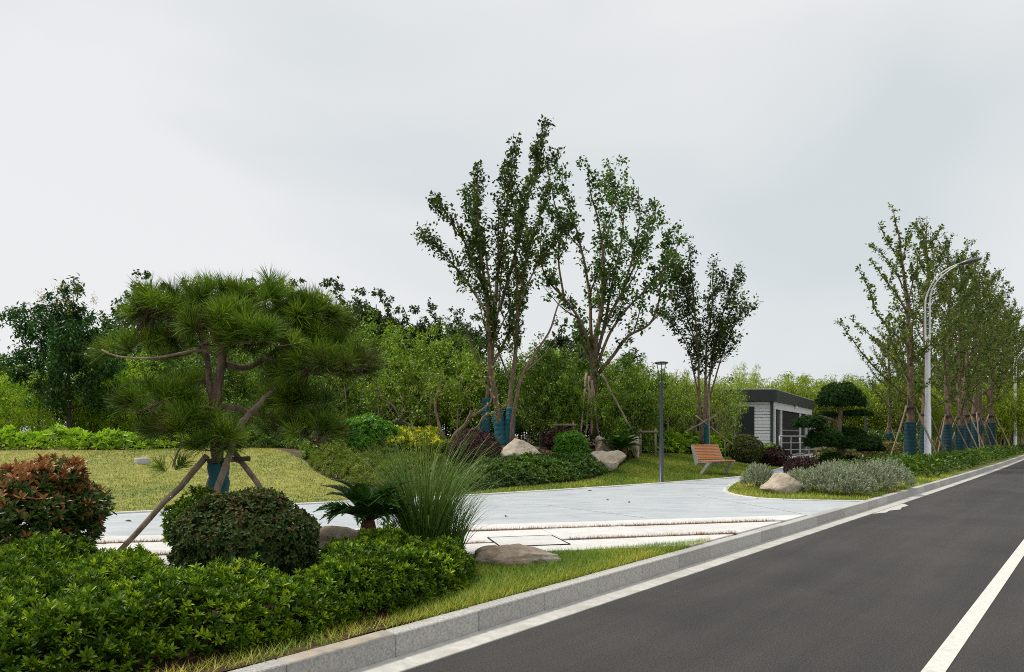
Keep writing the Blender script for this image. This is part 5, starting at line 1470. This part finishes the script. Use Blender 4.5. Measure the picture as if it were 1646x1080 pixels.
# ------------------------------------------------------------------ lamps
def street_lamp(loc, label):
    """tapering white pole that splits into two curved tubes carrying the head over the road"""
    root = empty('street_lamp', loc, math.atan2(-N[1], -N[0]), label, 'street lamp', 'white street lamps along the kerb')
    acc = Acc().add(*lathe([(.17, 0), (.17, .02), (.125, .03), (.122, 2.35), (.115, 2.42), (.102, 2.50), (.092, 5.25), (.08, 5.3), (.001, 5.31)], 20))
    acc.build('pole', M['white'], root)
    for sd_, pts in ((0, [(-.075, 5.6), (-.085, 6.6), (-.075, 7.4), (.08, 7.95), (.55, 8.42), (1.25, 8.72), (1.75, 8.84)]), (1, [(.075, 5.6), (.075, 6.6), (.085, 7.3), (.22, 7.80), (.62, 8.27), (1.25, 8.63), (1.75, 8.80)])):
        c = spline(A(*[(x * (.62 if x > .09 else 1), 0, z * .918) for x, z in pts]), .12)
        Acc().add(*tube(c, np.linspace(.036, .024, len(c)), 10)).build('arm', M['white'], root, smooth=True)
        arm = [o for o in root.children if o.name.startswith('arm')][-1]
    for i in range(7):
        z = 5.65 + i * .17
        Acc().add(*tube(A([-.08, 0, z], [.08, 0, z]), .012, 6)).build('rung', M['white'], arm)
    u = np.linspace(0, 1, 16); pr = []
    V, T = [], []
    w = .035 + .15 * np.sin(np.clip(u * 1.15, 0, 1) * PI) ** .8 * (1 - u * .25); hgt = .03 + .085 * np.sin(u * PI) ** .7
    a = np.linspace(0, 2 * PI, 16, endpoint=False)
    xs = 1.02 + u * .82
    V = np.stack([np.broadcast_to(xs[:, None], (16, 16)), w[:, None] * np.cos(a), 8.06 + .14 * u[:, None] + hgt[:, None] * np.where(np.sin(a) > 0, 1.0, .45) * np.sin(a)], -1).reshape(-1, 3)
    i = np.arange(15)[:, None] * 16; j = np.arange(16)[None]; k = (j + 1) % 16
    Q = np.stack([i + j, i + k, i + 16 + k, i + 16 + j], -1).reshape(-1, 4)
    hd = Acc().add(V, Q).build('lamp_head', M['lamp_grey'], root, smooth=True)
    return root
ls = s_of(1491, 5.35)
lr = street_lamp((*RP(ls, 5.35), GZ), 'nearest white street lamp with curved arm beside the first staked tree')
for k, lb in ((1, 'second white street lamp further along the kerb'), (2, 'third white street lamp at the right edge of the picture')):
    s2 = ls + 33.0 * k
    copy_thing(lr, (*RP(s2, 5.35 - .75 * k), GZ), lr.rotation_euler[2] + .08 * k, lb)
def garden_lamp(loc, h, label):
    root = empty('garden_lamp', loc, 0, label, 'lamp post', 'slim dark grey garden lamps')
    hb = h * .84
    Acc().add(*lathe([(.085, 0), (.085, .015), (.062, .02), (.060, hb * .42), (.052, hb * .44), (.050, hb * .98), (.056, hb), (.001, hb + .005)], 16)).build('post', M['slate'], root)
    for k in range(3):
        a = R(20 + 120 * k)
        Acc().add(*tube(A([.04 * math.cos(a), .04 * math.sin(a), hb - .04], [.07 * math.cos(a), .07 * math.sin(a), hb + .18], [.135 * math.cos(a), .135 * math.sin(a), h - .06]), .011, 6)).build('strut', M['slate'], root)
    head = Acc().add(*lathe([(.001, h - .055), (.15, h - .055), (.185, h - .045), (.185, h - .015), (.12, h), (.001, h + .01)], 24)).build('lamp_head', M['slate'], root)
    Acc().add(*lathe([(.001, h - .075), (.11, h - .075), (.11, h - .056), (.001, h - .056)], 20)).build('diffuser', M['glass'], head)
    return root
q = hit(1063, 775)
g0 = garden_lamp(q, 3.28 * q[1] / 18.6, 'slim dark grey garden lamp between the hedges and the slatted bench')
copy_thing(g0, on(1332, 34), 0, 'dark grey garden lamp rising behind the cloud pruned pine', 1.0)
copy_thing(g0, on(1391, 40), 0, 'distant garden lamp right of the cloud pruned pine', 1.0)

# ------------------------------------------------------------------ pavilion
fz = .42
A0, B0, C0, D0 = A(4.6, 34.3), A(12.92, 34.0), A(19.4, 44.4), A(9.0, 48.0)
pv = empty('pavilion', (*B0, fz), 0, 'low flat roofed pavilion with white siding and dark shutters', 'building')
HB = 2.72
def L2(p): return (p[0] - B0[0], p[1] - B0[1])
Vv, Tt = prism([L2(p) for p in (A0 + A(.06, .06), B0 + A(-.03, .06), C0 + A(-.1, .0), D0)], 0, HB - .02)
child('core_wall', bev_mesh('core_wall', Vv, Tt, M['dark'], .01), pv)
def out_poly(pts, d):
    c = sum(pts) / len(pts)
    return [p + nrm(p - c) * d for p in pts]
Vv, Tt = prism([L2(p) for p in out_poly([A0, B0, C0, D0], .42)], HB, HB + .58)
rf = child('roof_fascia', bev_mesh('roof_fascia', Vv, Tt, M['fascia'], .02), pv)
Vv, Tt = prism([L2(p) for p in out_poly([A0, B0, C0, D0], .30)], HB + .58, HB + .62)
child('roof_deck', bev_mesh('roof_deck', Vv, Tt, M['cover'], .01), rf)
Vv, Tt = prism([L2(p) for p in out_poly([A0, B0, C0, D0], .55)], -.35, 0)
child('plinth', bev_mesh('plinth', Vv, Tt, M['cover'], .02), pv)
# left wall: siding boards
nbd = 17; bh = HB / nbd
dl = nrm(A0 - B0); Lw = np.linalg.norm(A0 - B0)
for i in range(nbd):
    Vb, Tb = boxVT(0, Lw, -.012, .012, .008, bh - .012)
    child('siding_board', bev_mesh('siding_board', Vb, Tb, M['siding'], .004), pv, (0, -.02 - .0, i * bh), (R(3), 0, math.atan2(dl[1], dl[0])))
# dark glazed opening in the left wall, and corner post
for i in range(6):
    Vb, Tb = boxVT(.85 + i * .95, .85 + i * .95 + .92, .015, .05, .05, HB - .25)
    child('window', bev_mesh('window', Vb, Tb, M['pane'], .004), pv, (0, 0, 0), (0, 0, math.atan2(dl[1], dl[0])))
Vb, Tb = boxVT(-.06, .06, -.08, .04, 0, HB); child('corner_post', bev_mesh('corner_post', Vb, Tb, M['fascia'], .006), pv)
dr = nrm(C0 - B0); Lr = np.linalg.norm(C0 - B0); ar = math.atan2(dr[1], dr[0])
def face(name, u0, u1, z0, z1, o0, o1, m, bev=.004):
    Vb, Tb = boxVT(u0, u1, -o1, -o0, z0, z1)
    return child(name, bev_mesh(name, Vb, Tb, M[m], bev), pv, (0, 0, 0), (0, 0, ar))
face('lintel', .08, Lr, HB - .36, HB - .005, .03, .11, 'siding')
for u in (.32, 2.05, 7.9, 10.2, 11.7):
    w = .24 if u == .32 else .16
    face('pillar', u - w / 2, u + w / 2, 0, HB - .37, .02, .12, 'siding')
for i in range(9):
    u = .52 + .16 * i
    face('shutter_panel', u, u + .155, .05, HB - .40, .012 + .004 * (i % 2), .035, 'pane')
for i in range(11):
    u = 2.2 + .5 * i
    face('shutter_panel', u, u + .485, .05, HB - .40, .012, .04, 'dark')
face('cross_rail', 2.18, 7.75, 1.28, 1.34, .042, .07, 'steel')
for i in range(4):
    u = 8.05 + .5 * i
    face('shutter_panel', u, u + .485, .05, HB - .40, .012, .035, 'pane')
face('shutter_panel', 10.35, 11.55, .05, HB - .4, .012, .035, 'pane')
# downlight under the eave
Vb, Tb = boxVT(5.6, 5.85, -.30, -.14, HB - .16, HB - .04); child('eave_lamp', bev_mesh('eave_lamp', Vb, Tb, M['siding'], .02), pv, (0, 0, 0), (0, 0, ar))
# ramp and steps
rd = A(dr[1], -dr[0])
def W2(u, o): return B0 + dr * u + rd * o
def slab_thing(name, label, cat, poly, z0, z1, m):
    c = sum(poly) / len(poly); Vv, Tt = prism([p - c for p in poly], z0, z1)
    return tag(child(name, bev_mesh(name, Vv, Tt, M[m], .01), None, (*c, 0)), label, cat)
slab_thing('ramp_landing', 'white stone landing with handrail in front of the pavilion shutters', 'landing', [A(12.3, 32.5), A(13.0, 32.2), A(15.0, 33.2), A(18.2, 38.0), A(20.6, 43.0), A(19.9, 43.6), A(13.7, 33.6)], -.1, .42, 'slab')
slab_thing('stone_step', 'white stone step at the right end of the pavilion landing', 'step', [A(15.02, 33.18), A(15.5, 32.95), A(18.8, 37.8), A(18.22, 38.0)], -.1, .29, 'slab')
hpts = [A(12.75, 32.55, .42), A(13.3, 32.55, .42), A(13.85, 32.82, .42), A(14.4, 33.1, .42), A(14.9, 33.35, .42), A(15.35, 33.3, .15), A(15.75, 33.1, .0)]
hr = empty('handrail', hpts[0], 0, 'stainless steel handrail on the pavilion landing', 'handrail')
for q in hpts:
    Acc().add(*tube(np.stack([q, q + A(0, 0, 1.0)]) - hpts[0], .026, 8)).build('post', M['steel'], hr)
for z in (1.0, .68, .36):
    Acc().add(*tube(np.array([q + A(0, 0, z) for q in hpts]) - hpts[0], .026 if z > .9 else .017, 8)).build('rail', M['steel'], hr)

# ------------------------------------------------------------------ small things
q = hit(229, 744)
root = empty('well_cover', q + A(0, 0, .06), .1, 'round grey concrete cover sunk in the yellow lawn', 'well cover', scale=.62)
Acc().add(*lathe([(.27, -.14), (.27, .06), (.26, .075), (.24, .08), (.001, .082)], 28)).build('rim', M['cover'], root)
Acc().add(*lathe([(.20, .083), (.20, .092), (.19, .096), (.001, .098)], 28)).build('lid', M['cover'], root)
q = hit(861, 727)
root = empty('spotlight', q, R(-30), 'small grey garden spotlight on the bare soil above the domed boulder', 'spotlight')
Acc().add(*tube(A([0, 0, -.02], [0, 0, .10]), .012, 6)).build('spike', M['slate'], root)
Acc().add(*tube(A([-.14, 0, .15], [-.10, 0, .14], [.12, 0, .08], [.14, 0, .075]), [.03, .065, .075, .06], 12)).build('housing', M['lamp_grey'], root)
q = hit(1170, 736)
root = empty('plant_tag', q + A(0, -.15, 0), R(15), 'small white plant tag at the foot of the leafy hedge', 'tag')
Acc().add(*boxVT(-.012, .012, -.005, .005, 0, .16)).build('stake', M['siding'], root)
Vb, Tb = boxVT(-.05, .05, -.004, .004, -.06, .06); child('plate', bev_mesh('plate', Vb, Tb, M['siding'], .002), root, (.03, -.01, .19), (R(-20), R(25), 0))
# fallen leaves on the plaza
for x_, y_ in ((201, 838), (815, 830), (975, 804), (1010, 807), (952, 789)):
    q = hit(x_, y_, GZ)
    Vl, Tl, tl = leaves(A([0, 0, 0]), A([1, 0, 0]), A([0, 0, 1]), .11, .05, A(.2), True, .3, .1)
    tag(child('fallen_leaf', mesh_np('fallen_leaf', Vl, Tl, L['litter'], tl), None, (q[0], q[1], GZ + .012), (0, 0, x_)), {201: 'single dry fallen leaf on the far left of the plaza', 815: 'dry fallen leaf on the plaza nearest the white paving', 975: 'left one of two dry leaves in the middle of the plaza', 1010: 'right one of two dry leaves in the middle of the plaza', 952: 'dry fallen leaf on the plaza near its rear edge'}[x_], 'leaf', 'fallen leaves on the plaza')
